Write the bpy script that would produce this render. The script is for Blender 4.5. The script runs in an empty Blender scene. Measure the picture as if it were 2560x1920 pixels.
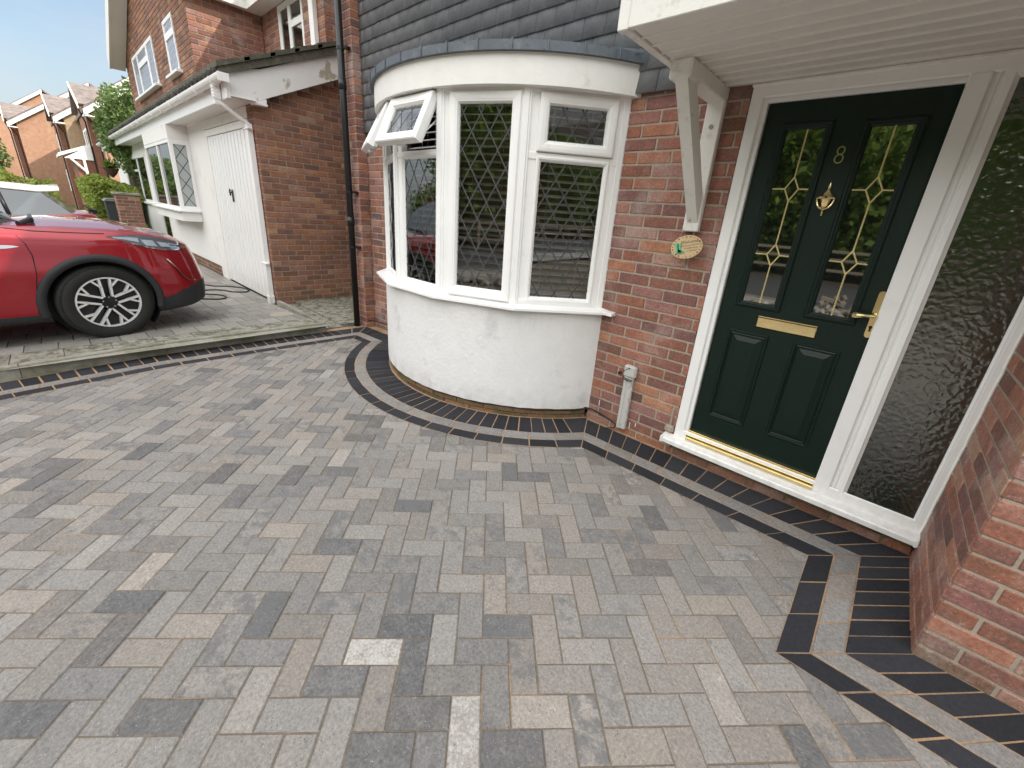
import bpy, math, random
import numpy as np
from mathutils import Vector, Matrix
random.seed(7); rnd = random.random
sc = bpy.context.scene; COL = sc.collection
R = math.radians
# ------------------------------------------------------------ camera
RT = Vector((0.73233992, 0.67708724, 0.07232642)); UP = Vector((-0.27990214, 0.20250023, 0.93842871)); FW = Vector((-0.62075199, 0.70749313, -0.33781717))
cd = bpy.data.cameras.new('camera'); cam = bpy.data.objects.new('camera', cd); COL.objects.link(cam)
m = Matrix.Identity(4)
for i in range(3): m[i][0] = RT[i]; m[i][1] = UP[i]; m[i][2] = -FW[i]
m.translation = (0.7925, -2.6294, 1.4865); cam.matrix_world = m
cd.sensor_width = 36; cd.lens = 1016.07 / 2560 * 36; cd.shift_x = -10.26 / 2560; cd.shift_y = -52.9 / 2560
cd.clip_start = 0.02; cd.clip_end = 1500; sc.camera = cam
# ------------------------------------------------------------ light
SUN_AZ = math.atan2(0.56, 0.83); SUN_EL = R(43)
w = bpy.data.worlds.new('World'); sc.world = w; w.use_nodes = True
nt = w.node_tree; bg = nt.nodes['Background']
sky = nt.nodes.new('ShaderNodeTexSky'); sky.sky_type = 'NISHITA'; sky.sun_disc = False
sky.sun_elevation = SUN_EL; sky.sun_rotation = math.pi / 2 - SUN_AZ; sky.air_density = 1.3; sky.dust_density = 3.0; sky.ozone_density = 2.0
# bright fill-light cloud added on the unseen street side, over the clear Nishita sky
wtc = nt.nodes.new('ShaderNodeTexCoord'); dt = nt.nodes.new('ShaderNodeVectorMath'); dt.operation = 'DOT_PRODUCT'; dt.inputs[1].default_value = Vector((.12, -.72, .68)).normalized()
nt.links.new(wtc.outputs['Generated'], dt.inputs[0])
mr = nt.nodes.new('ShaderNodeMapRange'); mr.interpolation_type = 'SMOOTHSTEP'; mr.inputs[1].default_value = .22; mr.inputs[2].default_value = .85; nt.links.new(dt.outputs['Value'], mr.inputs[0])
cn = nt.nodes.new('ShaderNodeTexNoise'); cn.inputs['Scale'].default_value = 3.2; cn.inputs['Detail'].default_value = 6; nt.links.new(wtc.outputs['Generated'], cn.inputs[0])
cr = nt.nodes.new('ShaderNodeMapRange'); cr.inputs[1].default_value = .3; cr.inputs[2].default_value = .7; cr.inputs[3].default_value = .55; cr.inputs[4].default_value = 1.3; nt.links.new(cn.outputs['Fac'], cr.inputs[0])
mm = nt.nodes.new('ShaderNodeMath'); mm.operation = 'MULTIPLY'; nt.links.new(mr.outputs[0], mm.inputs[0]); nt.links.new(cr.outputs[0], mm.inputs[1])
cc = nt.nodes.new('ShaderNodeMix'); cc.data_type = 'RGBA'; cc.blend_type = 'MIX'; cc.inputs[7].default_value = (18.2, 18.1, 17.9, 1)
hz = nt.nodes.new('ShaderNodeMix'); hz.data_type = 'RGBA'; hz.inputs[7].default_value = (3.7, 4.15, 4.75, 1)
cn2 = nt.nodes.new('ShaderNodeTexNoise'); cn2.inputs['Scale'].default_value = 2.2; cn2.inputs['Detail'].default_value = 7; cn2.inputs['Roughness'].default_value = .55
mp2 = nt.nodes.new('ShaderNodeMapping'); mp2.inputs['Scale'].default_value = (1, 1, 3.2); nt.links.new(wtc.outputs['Generated'], mp2.inputs[0]); nt.links.new(mp2.outputs[0], cn2.inputs[0])
hr = nt.nodes.new('ShaderNodeMapRange'); hr.inputs[1].default_value = .35; hr.inputs[2].default_value = .7; hr.inputs[3].default_value = .10; hr.inputs[4].default_value = 1.0; nt.links.new(cn2.outputs['Fac'], hr.inputs[0])
nt.links.new(hr.outputs[0], hz.inputs[0]); nt.links.new(sky.outputs[0], hz.inputs[6])
nt.links.new(mm.outputs[0], cc.inputs[0]); nt.links.new(hz.outputs[2], cc.inputs[6])
nt.links.new(cc.outputs[2], bg.inputs[0]); bg.inputs[1].default_value = 0.15
sl = bpy.data.lights.new('sun', 'SUN'); sl.energy = 3.6; sl.angle = R(0.6); sl.color = (1.0, 0.94, 0.84)
so = bpy.data.objects.new('sun', sl); COL.objects.link(so); so.location = (30, 30, 40)
sd = Vector((math.cos(SUN_AZ) * math.cos(SUN_EL), math.sin(SUN_AZ) * math.cos(SUN_EL), math.sin(SUN_EL)))
so.rotation_euler = sd.to_track_quat('Z', 'Y').to_euler()
sc.view_settings.view_transform = 'Standard'; sc.view_settings.look = 'None'; sc.view_settings.gamma = 1; sc.view_settings.exposure = 0.35
# ------------------------------------------------------------ materials
MATS = {}
def mat(name, col=(.5, .5, .5), rough=.6, **k):
    """col: colour, or list of (pos,colour) read by the per-face tint attribute. Options below."""
    if name in MATS: return MATS[name]
    M = bpy.data.materials.new(name); M.use_nodes = True; n = M.node_tree.nodes; l = M.node_tree.links
    b = n['Principled BSDF']; MATS[name] = M
    tc = n.new('ShaderNodeTexCoord')
    def N(t, **kw):
        x = n.new(t)
        for a, v in kw.items(): setattr(x, a, v)
        return x
    def noise(scale, detail=4, rough_=.6, vec=None, stretch=None):
        x = N('ShaderNodeTexNoise'); x.inputs['Scale'].default_value = scale; x.inputs['Detail'].default_value = detail; x.inputs['Roughness'].default_value = rough_
        src = vec or tc.outputs['Object']
        if stretch:
            mp = N('ShaderNodeMapping'); mp.inputs['Scale'].default_value = stretch; l.new(src, mp.inputs[0]); src = mp.outputs[0]
        l.new(src, x.inputs['Vector']); return x.outputs['Fac']
    def ramp(src, stops, interp='LINEAR'):
        x = N('ShaderNodeValToRGB'); x.color_ramp.interpolation = interp; e = x.color_ramp.elements
        while len(e) > 1: e.remove(e[-1])
        e[0].position = stops[0][0]; e[0].color = (*stops[0][1], 1)
        for p, c in stops[1:]:
            q = e.new(p); q.color = (*c, 1)
        l.new(src, x.inputs[0]); return x.outputs[0]
    def mix(fac, a, c, mode='MIX'):
        x = N('ShaderNodeMix', data_type='RGBA', blend_type=mode)
        for i, v in ((0, fac), (6, a), (7, c)):
            if isinstance(v, (int, float)): x.inputs[i].default_value = v
            elif isinstance(v, tuple): x.inputs[i].default_value = (*v, 1)
            else: l.new(v, x.inputs[i])
        return x.outputs[2]
    at = N('ShaderNodeAttribute'); at.attribute_name = 'tint'
    sp = N('ShaderNodeSeparateColor'); l.new(at.outputs['Color'], sp.inputs[0])
    if isinstance(col, list):
        src0 = sp.outputs[0]
        for (vs_, va_) in k.get('vary', []):
            ma = N('ShaderNodeMath', operation='MULTIPLY_ADD'); ma.inputs[1].default_value = va_; l.new(noise(vs_, 4, .6), ma.inputs[0])
            ms_ = N('ShaderNodeMath', operation='ADD'); ms_.inputs[1].default_value = -va_ / 2; l.new(src0, ma.inputs[2]); l.new(ma.outputs[0], ms_.inputs[0]); src0 = ms_.outputs[0]
        c = ramp(src0, col)
    else:
        r_ = N('ShaderNodeRGB'); r_.outputs[0].default_value = (*col, 1); c = r_.outputs[0]
    if 'hue' in k: c = mix(1.0, c, ramp(sp.outputs[1], [(0, k['hue'][0]), (.5, (1, 1, 1)), (1, k['hue'][1])]), 'MULTIPLY')
    for (sc_, lo, hi, c2, am) in k.get('blots', []):   # blotches of another colour where noise is high
        f = ramp(noise(sc_, 6, .65, stretch=k.get('bstretch')), [(lo, (0, 0, 0)), (hi, (am, am, am))]); c = mix(f, c, c2)
    for (z0_, z1_, c2, am, st_) in k.get('grime', []):  # splash dirt and streaks between two heights
        sx = N('ShaderNodeSeparateXYZ'); l.new(tc.outputs['Object'], sx.inputs[0]); g1 = N('ShaderNodeMapRange'); g1.inputs[1].default_value = z0_; g1.inputs[2].default_value = z1_; g1.inputs[3].default_value = 1; g1.inputs[4].default_value = 0; l.new(sx.outputs[2], g1.inputs[0])
        g2 = N('ShaderNodeMath', operation='MULTIPLY'); l.new(g1.outputs[0], g2.inputs[0]); l.new(ramp(noise(11, 6, .7, stretch=st_), [(.38, (0, 0, 0)), (.66, (am, am, am))]), g2.inputs[1]); c = mix(g2.outputs[0], c, c2)
    if 'mottle' in k:                                  # light and dark grain
        s_, a_ = k['mottle']; f = ramp(noise(s_, 8, .75, stretch=k.get('mstretch')), [(.3, (1 - a_,) * 3), (.7, (1 + a_,) * 3)]); c = mix(1.0, c, f, 'MULTIPLY')
    if 'blend' in k:                                   # within one block: fade towards a second tone, direction and amount per block (tint g,b)
        s_, c2, st = k['blend']
        mp = N('ShaderNodeMapping'); l.new(tc.outputs['Object'], mp.inputs[0]); cx = N('ShaderNodeCombineXYZ')
        mu = N('ShaderNodeMath', operation='MULTIPLY'); mu.inputs[1].default_value = 37.; l.new(sp.outputs[1], mu.inputs[0]); l.new(mu.outputs[0], cx.inputs[2]); l.new(cx.outputs[0], mp.inputs['Location'])
        f0 = noise(s_, 8, .78, vec=mp.outputs[0], stretch=st)
        ad = N('ShaderNodeMath', operation='MULTIPLY_ADD'); l.new(sp.outputs[2], ad.inputs[0]); ad.inputs[1].default_value = .34; l.new(f0, ad.inputs[2])
        f = ramp(ad.outputs[0], [(.74, (0, 0, 0)), (.88, (.85, .85, .85))]); c = mix(f, c, c2)
    for (sc_, lo, hi, c2) in k.get('specks', []):
        v = N('ShaderNodeTexVoronoi'); v.inputs['Scale'].default_value = sc_; l.new(tc.outputs['Object'], v.inputs['Vector'])
        f = ramp(v.outputs['Distance'], [(lo, (1, 1, 1)), (hi, (0, 0, 0))])
        g = ramp(noise(sc_ * .35, 2), [(.5, (0, 0, 0)), (.6, (1, 1, 1))]); c = mix(mix(1., f, g, 'MULTIPLY'), c, c2)
    l.new(c, b.inputs['Base Color'])
    b.inputs['Roughness'].default_value = rough
    if 'roughn' in k:
        f = noise(k['roughn'], 5); mr = N('ShaderNodeMapRange'); l.new(f, mr.inputs[0]); mr.inputs[3].default_value = max(0, rough - .15); mr.inputs[4].default_value = min(1, rough + .2); l.new(mr.outputs[0], b.inputs['Roughness'])
    b.inputs['Metallic'].default_value = k.get('metal', 0)
    b.inputs['IOR'].default_value = k.get('ior', 1.45)
    if 'coat' in k: b.inputs['Coat Weight'].default_value = k['coat']; b.inputs['Coat Roughness'].default_value = .03
    if 'bump' in k:
        prev = None
        for (s_, d_, st) in k['bump']:
            bm = N('ShaderNodeBump'); bm.inputs['Distance'].default_value = d_; bm.inputs['Strength'].default_value = 1
            l.new(noise(s_, 5, .6, stretch=st), bm.inputs['Height'])
            if prev: l.new(prev, bm.inputs['Normal'])
            prev = bm.outputs[0]
        l.new(prev, b.inputs['Normal'])
    if 'hammer' in k:
        v = N('ShaderNodeTexVoronoi', feature='SMOOTH_F1'); v.inputs['Scale'].default_value = k['hammer']; v.inputs['Smoothness'].default_value = .6
        nn = N('ShaderNodeTexNoise'); nn.inputs['Scale'].default_value = 18; l.new(tc.outputs['Object'], nn.inputs['Vector'])
        mv = N('ShaderNodeVectorMath', operation='MULTIPLY_ADD'); mv.inputs[1].default_value = (.05, .05, .05); l.new(nn.outputs['Color'], mv.inputs[0]); l.new(tc.outputs['Object'], mv.inputs[2]); l.new(mv.outputs[0], v.inputs['Vector'])
        bm = N('ShaderNodeBump'); bm.inputs['Distance'].default_value = .0020; l.new(v.outputs['Distance'], bm.inputs['Height']); l.new(bm.outputs[0], b.inputs['Normal'])
    if 'sub' in k: b.inputs['Transmission Weight'].default_value = 0
    if k.get('leaf'):
        tr = N('ShaderNodeBsdfTranslucent'); l.new(c, tr.inputs[0]); ms = N('ShaderNodeMixShader'); ms.inputs[0].default_value = .35
        l.new(b.outputs[0], ms.inputs[1]); l.new(tr.outputs[0], ms.inputs[2]); l.new(ms.outputs[0], n['Material Output'].inputs[0])
    if 'clear' in k:   # clear glazing: fresnel mirror over tinted transparency
        tr = N('ShaderNodeBsdfTransparent'); tr.inputs[0].default_value = (*k['clear'], 1); gl = N('ShaderNodeBsdfGlossy'); gl.inputs['Roughness'].default_value = .01; gl.inputs[0].default_value = (.95, .97, 1, 1)
        fr = N('ShaderNodeFresnel'); fr.inputs[0].default_value = k.get('ior', 1.9); ms = N('ShaderNodeMixShader')
        l.new(fr.outputs[0], ms.inputs[0]); l.new(tr.outputs[0], ms.inputs[1]); l.new(gl.outputs[0], ms.inputs[2]); l.new(ms.outputs[0], n['Material Output'].inputs[0])
    return M
BR = [(0, (.125, .075, .062)), (.25, (.19, .090, .069)), (.5, (.262, .110, .080)), (.72, (.33, .152, .108)), (.9, (.38, .20, .14)), (1, (.42, .25, .16))]
mat('brick', BR, .88, grime=[(-.02, .16, (.17, .125, .07), .6, (.8, .8, .8))], vary=[(11, .9), (55, .6)], hue=((.86, .93, 1.12), (1.10, 1.04, .86)), mottle=(75, .38), blots=[(2.6, .52, .68, (.44, .36, .32), .55), (30, .60, .72, (.46, .36, .31), .35)], bump=[(140, .0016, (1, 1, .45)), (45, .0015, None)], specks=[(150, .1, .2, (.62, .5, .44))])
BN = [(0, (.14, .080, .060)), (.3, (.205, .100, .068)), (.6, (.27, .130, .084)), (.85, (.33, .17, .11)), (1, (.38, .235, .145))]
mat('brick_brown', BN, .9, grime=[(-.05, .30, (.085, .085, .040), .85, (.7, .7, .7))], vary=[(11, 1.1), (50, .6)], hue=((.88, .95, 1.10), (1.10, 1.03, .88)), mottle=(45, .28), blots=[(1.1, .58, .72, (.12, .09, .06), .35), (14, .6, .72, (.13, .07, .055), .4)], bump=[(90, .002, None)])
mat('brick_orange', (.43, .245, .16), .9, mottle=(6, .22), blots=[(2.5, .5, .7, (.52, .33, .23), .5)])
mat('brick_buff', (.42, .31, .20), .9, mottle=(6, .22), blots=[(2.5, .5, .7, (.50, .39, .27), .5)])
mat('verge_moss', (.095, .09, .07), .95, mottle=(25, .35), blots=[(9, .5, .65, (.16, .16, .10), .6)], bump=[(40, .006, None)])
mat('mortar', (.37, .315, .25), .95, mottle=(80, .25), blots=[(4, .5, .7, (.20, .16, .12), .6)], bump=[(120, .002, None)])
mat('mortar_pale', (.36, .30, .235), .95, mottle=(80, .2), bump=[(120, .002, None)])
mat('mortar_damp', (.17, .14, .075), .95, mottle=(40, .4), blots=[(12, .5, .65, (.07, .085, .03), .8)])
mat('brick_damp', [(0, (.10, .065, .04)), (.5, (.17, .10, .055)), (1, (.26, .15, .08))], .95, mottle=(40, .4), blots=[(9, .46, .62, (.085, .095, .035), .75)], bump=[(60, .004, None)])
mat('paver', [(0, (.098, .097, .098)), (.14, (.132, .128, .126)), (.30, (.182, .174, .165)), (.5, (.226, .212, .196)), (.72, (.265, .246, .224)), (.9, (.305, .281, .254)), (1, (.41, .392, .365))], .86,
    hue=((.975, .99, 1.015), (1.05, 1.0, .95)), mottle=(95, .36), vary=[(22, .50), (90, .45)], blend=(19, (.128, .127, .128), (1, 1, 1)), blots=[(.55, .5, .8, (.27, .235, .21), .35), (30, .68, .8, (.46, .45, .43), .45)], specks=[(85, .10, .16, (.035, .036, .04)), (120, .08, .15, (.6, .59, .56))], bump=[(260, .0016, None), (30, .0012, None)])
mat('paver_charcoal', [(0, (.021, .022, .026)), (1, (.037, .038, .044))], .95, ior=1.3, mottle=(60, .25), specks=[(110, .05, .1, (.10, .10, .11))], bump=[(260, .0014, None)])
mat('joint_sand', (.36, .235, .135), .95, mottle=(140, .35), blots=[(5, .45, .65, (.17, .135, .10), .85)], bump=[(200, .003, None)])
mat('joint_sand_field', (.17, .135, .10), .95, mottle=(90, .3), blots=[(3.5, .5, .70, (.15, .125, .10), .8), (2, .55, .7, (.46, .28, .14), .9)], bump=[(200, .003, None)])
mat('upvc', (.86, .86, .845), .32, grime=[(.10, .30, (.45, .40, .33), .35, (2, 2, 1))], blots=[(7, .62, .8, (.60, .56, .50), .35)], mottle=(3, .03), ior=1.5)
mat('upvc_old', (.80, .79, .74), .45, blots=[(9, .55, .75, (.50, .46, .38), .45)], mottle=(5, .05))
mat('paint_white', (.76, .745, .70), .6, blots=[(14, .56, .7, (.46, .42, .34), .55), (60, .68, .76, (.32, .28, .22), .5)], bump=[(25, .002, None)])
mat('soffit', (.74, .73, .68), .5, mottle=(2, .05))
mat('render_white', (.76, .755, .745), .85, grime=[(.08, .26, (.42, .40, .36), .5, (.8, .8, .6)), (.90, .62, (.55, .53, .49), .25, (3, 3, .25))], blots=[(3.4, .56, .70, (.52, .52, .53), .6), (14, .62, .74, (.46, .46, .48), .5)], mottle=(9, .04), bump=[(35, .004, None), (160, .0015, None)])
mat('render_neighbour', (.80, .79, .77), .9, blots=[(2.4, .58, .74, (.55, .52, .46), .5)], bump=[(50, .004, None)])
mat('fascia_white', (.78, .77, .73), .6, blots=[(11, .62, .75, (.50, .46, .38), .5)], mottle=(6, .05), bump=[(30, .0015, None)])
mat('fascia_mossy', (.77, .765, .75), .5, blots=[(4.0, .62, .67, (.30, .27, .16), .8)], mottle=(4, .04))
mat('lead', (.11, .128, .148), .55, metal=.2, blots=[(7, .52, .66, (.20, .21, .21), .6), (26, .6, .7, (.035, .035, .035), .7)], mottle=(30, .2))
mat('slate', [(0, (.160, .167, .178)), (.5, (.182, .189, .200)), (1, (.205, .212, .223))], .75, mottle=(50, .16), blots=[(17, .70, .78, (.22, .22, .21), .3)], bump=[(90, .0015, None)])
mat('roof_tile', [(0, (.045, .042, .038)), (1, (.085, .078, .068))], .92, blots=[(13, .5, .65, (.11, .12, .07), .7)], mottle=(30, .3), bump=[(30, .01, None)])
mat('roof_tile_brown', (.20, .165, .15), .9, mottle=(2.6, .5), bump=[(6, .05, None)])
mat('door_green', (.0022, .0125, .0080), .38, mottle=(25, .25), mstretch=(12, 12, 1.2), bump=[(55, .0016, (5, 5, .5))], ior=1.42)
mat('brass', (.82, .68, .36), .16, metal=1, mottle=(12, .12)); mat('brass_dull', (.42, .37, .17), .3, metal=1)
mat('pane', (.008, .010, .009), .02, ior=2.7); mat('pane_rain', (.011, .015, .009), .14, ior=2.4, hammer=44)
mat('pane_clear', clear=(.92, .94, .93), ior=2.25)
mat('pane_far', (.50, .53, .62), .08, ior=1.7); mat('pane_obscure', (.40, .43, .43), .25, ior=1.5)
mat('lead_came', (.052, .054, .053), .6); mat('brass_came', (.80, .68, .32), .4, metal=.35)
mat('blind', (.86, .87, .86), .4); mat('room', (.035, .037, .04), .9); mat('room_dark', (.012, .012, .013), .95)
mat('black_plastic', (.012, .013, .015), .35, roughn=14); mat('cable_black', (.012, .012, .012), .5); mat('pvc_grey', (.50, .49, .46), .6, blots=[(18, .55, .7, (.26, .24, .20), .7)])
mat('concrete', (.30, .285, .24), .95, mottle=(30, .25), blots=[(3, .42, .6, (.13, .135, .07), .75), (30, .6, .72, (.07, .07, .045), .6)], bump=[(60, .004, None)])
mat('slabs', [(0, (.21, .20, .18)), (.5, (.27, .255, .23)), (1, (.31, .29, .265))], .93, mottle=(35, .22), blots=[(5, .60, .72, (.13, .125, .09), .5), (40, .62, .72, (.50, .49, .44), .5)], bump=[(90, .003, None)])
mat('slabs_mossy', [(0, (.22, .21, .175)), (1, (.30, .285, .24))], .95, mottle=(35, .3), blots=[(11, .46, .58, (.085, .085, .045), .85), (26, .58, .66, (.46, .45, .38), .6)], bump=[(60, .006, None)])
mat('asphalt', (.06, .06, .062), .9, mottle=(200, .3), bump=[(250, .004, None)])
mat('soil', (.13, .10, .07), .95, mottle=(9, .5), bump=[(12, .05, None)])
mat('grass_ground', (.075, .11, .03), .95, mottle=(9, .5), bump=[(20, .04, None)])
mat('wood_board', (.62, .45, .26), .6, mottle=(40, .12)); mat('fence_wood', (.36, .30, .22), .85, mottle=(20, .25)); mat('bark', (.10, .075, .05), .95, mottle=(30, .4), bump=[(30, .02, None)])
mat('ink', (.05, .035, .03), .7); mat('wellington_green', (.17, .50, .30), .35); mat('ink_red', (.40, .06, .05), .6); mat('ink_purple', (.13, .05, .14), .6); mat('ink_green', (.24, .32, .07), .6); mat('string', (.42, .33, .24), .9)
mat('screw', (.25, .22, .18), .4, metal=.8)
mat('car_red', (.31, .007, .015), .30, coat=1., metal=.35, mottle=(900, .08)); mat('car_white', (.80, .80, .77), .3, coat=1.); mat('car_grey', (.16, .18, .20), .3, coat=1., metal=.4)
mat('cladding', (.024, .025, .027), .6, bump=[(300, .0006, None)]); mat('tyre', (.020, .020, .019), .85, mottle=(14, .15), bump=[(60, .002, None)]); mat('rim_metal', (.80, .80, .78), .35, metal=.35); mat('rim_black', (.012, .012, .014), .3)
mat('chrome', (.8, .8, .8), .12, metal=1); mat('car_glass', (.03, .045, .05), .03, ior=2.1); mat('lamp_dark', (.16, .17, .18), .15, ior=1.6); mat('lamp_glass', clear=(.88, .92, .95), ior=1.3); mat('lamp_lens', (.50, .53, .55), .1, ior=1.6); mat('car_glass_brown', (.11, .10, .06), .12, ior=1.5)
mat('leaf', [(0, (.05, .10, .025)), (.5, (.13, .21, .06)), (1, (.34, .40, .16))], .6, leaf=True)
mat('leaf_hedge', [(0, (.10, .16, .03)), (.5, (.26, .33, .06)), (1, (.48, .50, .12))], .6, leaf=True)
mat('leaf_dark', [(0, (.05, .10, .015)), (.5, (.13, .22, .03)), (1, (.30, .38, .06))], .6, leaf=True)
mat('bin', (.035, .04, .042), .5); mat('bin_lid', (.16, .18, .18), .5); mat('rubble', [(0, (.25, .2, .15)), (1, (.5, .46, .4))], .9); mat('tarp_blue', (.10, .20, .42), .6); mat('hanging_liner', (.10, .06, .04), .9)
# ------------------------------------------------------------ mesh helpers
SPLIT = {'painted_flowers', 'glazing_moulding', 'door_panel', 'screw', 'wiper', 'tail_lamp', 'paint_drip', 'rail', 'wheel_nuts', 'lower_cladding', 'pipe_socket', 'barge_trim', 'window_stay', 'garage_door_frame', 'downpipe', 'mortar_lump', 'letterbox', 'porch_brace', 'window_pillar', 'overflow_stub', 'front_gable', 'box_bay_panel', 'fascia', 'upper_barge_board'}
class MB:
    def __init__(s): s.v = []; s.f = []; s.t = []; s.m = []
    def add(s, vs, fs, t=(0.5, .5, .5), mi=0):
        o = len(s.v); s.v += [tuple(p) for p in vs]
        for f in fs: s.f.append(tuple(o + i for i in f)); s.t.append(t); s.m.append(mi)
        return s
    def box(s, a, b, t=(.5, .5, .5), mi=0, M=None):
        x0, y0, z0 = a; x1, y1, z1 = b
        vs = [Vector(p) for p in ((x0, y0, z0), (x1, y0, z0), (x1, y1, z0), (x0, y1, z0), (x0, y0, z1), (x1, y0, z1), (x1, y1, z1), (x0, y1, z1))]
        if M: vs = [M @ p for p in vs]
        return s.add(vs, [(0, 3, 2, 1), (4, 5, 6, 7), (0, 1, 5, 4), (1, 2, 6, 5), (2, 3, 7, 6), (3, 0, 4, 7)], t, mi)
    def cbox(s, a, b, c=.004, t=(.5, .5, .5), M=None, mi=0):
        """box with chamfered edges"""
        lo = Vector(a); hi = Vector(b); vs = []; idx = {}
        for ix in (0, 1):
            for iy in (0, 1):
                for iz in (0, 1):
                    P = Vector((hi.x if ix else lo.x, hi.y if iy else lo.y, hi.z if iz else lo.z)); S = (1 - 2 * ix, 1 - 2 * iy, 1 - 2 * iz)
                    for ax in range(3):
                        q = P.copy()
                        for o in range(3):
                            if o != ax: q[o] += S[o] * c
                        idx[(ix, iy, iz, ax)] = len(vs); vs.append(M @ q if M else q)
        fs = []
        K = lambda i, ax: idx[(*i, ax)]
        for ax in range(3):
            o1, o2 = (ax + 1) % 3, (ax + 2) % 3
            for sd_ in (0, 1):
                q = []
                for u, v in ((0, 0), (1, 0), (1, 1), (0, 1)):
                    i = [0, 0, 0]; i[ax] = sd_; i[o1] = u; i[o2] = v; q.append(K(i, ax))
                fs.append(tuple(q if sd_ else q[::-1]))
            for u in (0, 1):
                for v in (0, 1):
                    i0 = [0, 0, 0]; i0[o1] = u; i0[o2] = v; i1 = list(i0); i1[ax] = 1
                    q = (K(i0, o1), K(i1, o1), K(i1, o2), K(i0, o2)); fs.append(q if (u == v) else q[::-1])
        for i in [(a_, b_, c_) for a_ in (0, 1) for b_ in (0, 1) for c_ in (0, 1)]:
            q = (K(i, 0), K(i, 1), K(i, 2)); fs.append(q if sum(i) % 2 else q[::-1])
        return s.add(vs, fs, t, mi)
    def tube(s, pts, r, n=10, t=(.5, .5, .5), cap=True, mi=0):
        pts = [Vector(p) for p in pts]; rs = r if isinstance(r, (list, tuple)) else [r] * len(pts); rings = []; up = None
        for i, p in enumerate(pts):
            d = (pts[min(i + 1, len(pts) - 1)] - pts[max(i - 1, 0)]).normalized()
            if up is None: up = Vector((0, 0, 1)) if abs(d.z) < .9 else Vector((1, 0, 0))
            a = d.cross(up).normalized(); up = a.cross(d).normalized(); b_ = up
            rings.append([p + (a * math.cos(2 * math.pi * j / n) + b_ * math.sin(2 * math.pi * j / n)) * rs[i] for j in range(n)])
        vs = [p for g in rings for p in g]; fs = []
        for i in range(len(rings) - 1):
            for j in range(n): fs.append((i * n + j, i * n + (j + 1) % n, (i + 1) * n + (j + 1) % n, (i + 1) * n + j))
        if cap: fs += [tuple(range(n))[::-1], tuple((len(rings) - 1) * n + j for j in range(n))]
        return s.add(vs, fs, t, mi)
    def prism(s, poly, off, t=(.5, .5, .5), mi=0):
        """poly: 3D points; extrude by vector off"""
        n = len(poly); a = [Vector(p) for p in poly]; o = Vector(off); vs = a + [p + o for p in a]
        return s.add(vs, [tuple(range(n))[::-1], tuple(range(n, 2 * n))] + [(i, (i + 1) % n, n + (i + 1) % n, n + i) for i in range(n)], t, mi)
    def build(s, name, mats, parent=None, smooth=False, kind=None, label=None, cat=None, group=None):
        if name in SPLIT and not label:
            par = list(range(len(s.v)))
            def find(a):
                while par[a] != a: par[a] = par[par[a]]; a = par[a]
                return a
            for f in s.f:
                r0 = find(f[0])
                for q in f[1:]: par[find(q)] = r0
            comp = {}
            for fi, f in enumerate(s.f): comp.setdefault(find(f[0]), []).append(fi)
            if 1 < len(comp) <= 40:
                out = None
                for fis in comp.values():
                    b = MB(); mp = {}
                    for fi in fis:
                        for q in s.f[fi]:
                            if q not in mp: mp[q] = len(b.v); b.v.append(s.v[q])
                        b.f.append(tuple(mp[q] for q in s.f[fi])); b.t.append(s.t[fi]); b.m.append(s.m[fi])
                    out = b._one(name, mats, parent, smooth, kind, label, cat, group)
                return out
        return s._one(name, mats, parent, smooth, kind, label, cat, group)
    def _one(s, name, mats, parent=None, smooth=False, kind=None, label=None, cat=None, group=None):
        me = bpy.data.meshes.new(name); me.from_pydata(s.v, [], s.f)
        a = me.attributes.new('tint', 'FLOAT_COLOR', 'FACE')
        a.data.foreach_set('color', [c for t in s.t for c in (*t, 1.)])
        mats = mats if isinstance(mats, (list, tuple)) else [mats]
        for q in mats: me.materials.append(MATS[q])
        me.polygons.foreach_set('material_index', s.m)
        if smooth: me.polygons.foreach_set('use_smooth', [True] * len(s.f))
        me.update(); o = bpy.data.objects.new(name, me); COL.objects.link(o)
        if parent: o.parent = parent; o.matrix_parent_inverse = parent.matrix_world.inverted()
        if kind: o['kind'] = kind
        if label: o['label'] = label
        if cat: o['category'] = cat
        if group: o['group'] = group
        return o
def thing(name, label, cat, loc=(0, 0, 0), group=None):
    o = bpy.data.objects.new(name, None); COL.objects.link(o); o.location = loc; o['label'] = label; o['category'] = cat
    if group: o['group'] = group
    o.empty_display_size = .2; bpy.context.view_layer.update(); return o
T3 = lambda: (rnd(), rnd(), rnd())
class Fr:
    """flat frame: origin a, unit u along it, unit n outward; z up"""
    def __init__(s, a, b=None, u=None, n=None, z=0):
        a = Vector((a[0], a[1], z)); s.o = a
        if b is not None: s.u = (Vector((b[0], b[1], z)) - a); s.L = s.u.length; s.u.normalize()
        else: s.u = Vector(u)
        s.n = Vector(n) if n else Vector((s.u.y, -s.u.x, 0)); s.w = Vector((0, 0, 1))
    def p(s, u, z, d=0): return s.o + s.u * u + s.w * (z - s.o.z) + s.n * d
    def M(s):
        return Matrix(((s.u.x, -s.n.x, s.w.x, s.o.x), (s.u.y, -s.n.y, s.w.y, s.o.y), (s.u.z, -s.n.z, s.w.z, s.o.z), (0, 0, 0, 1)))
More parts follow.
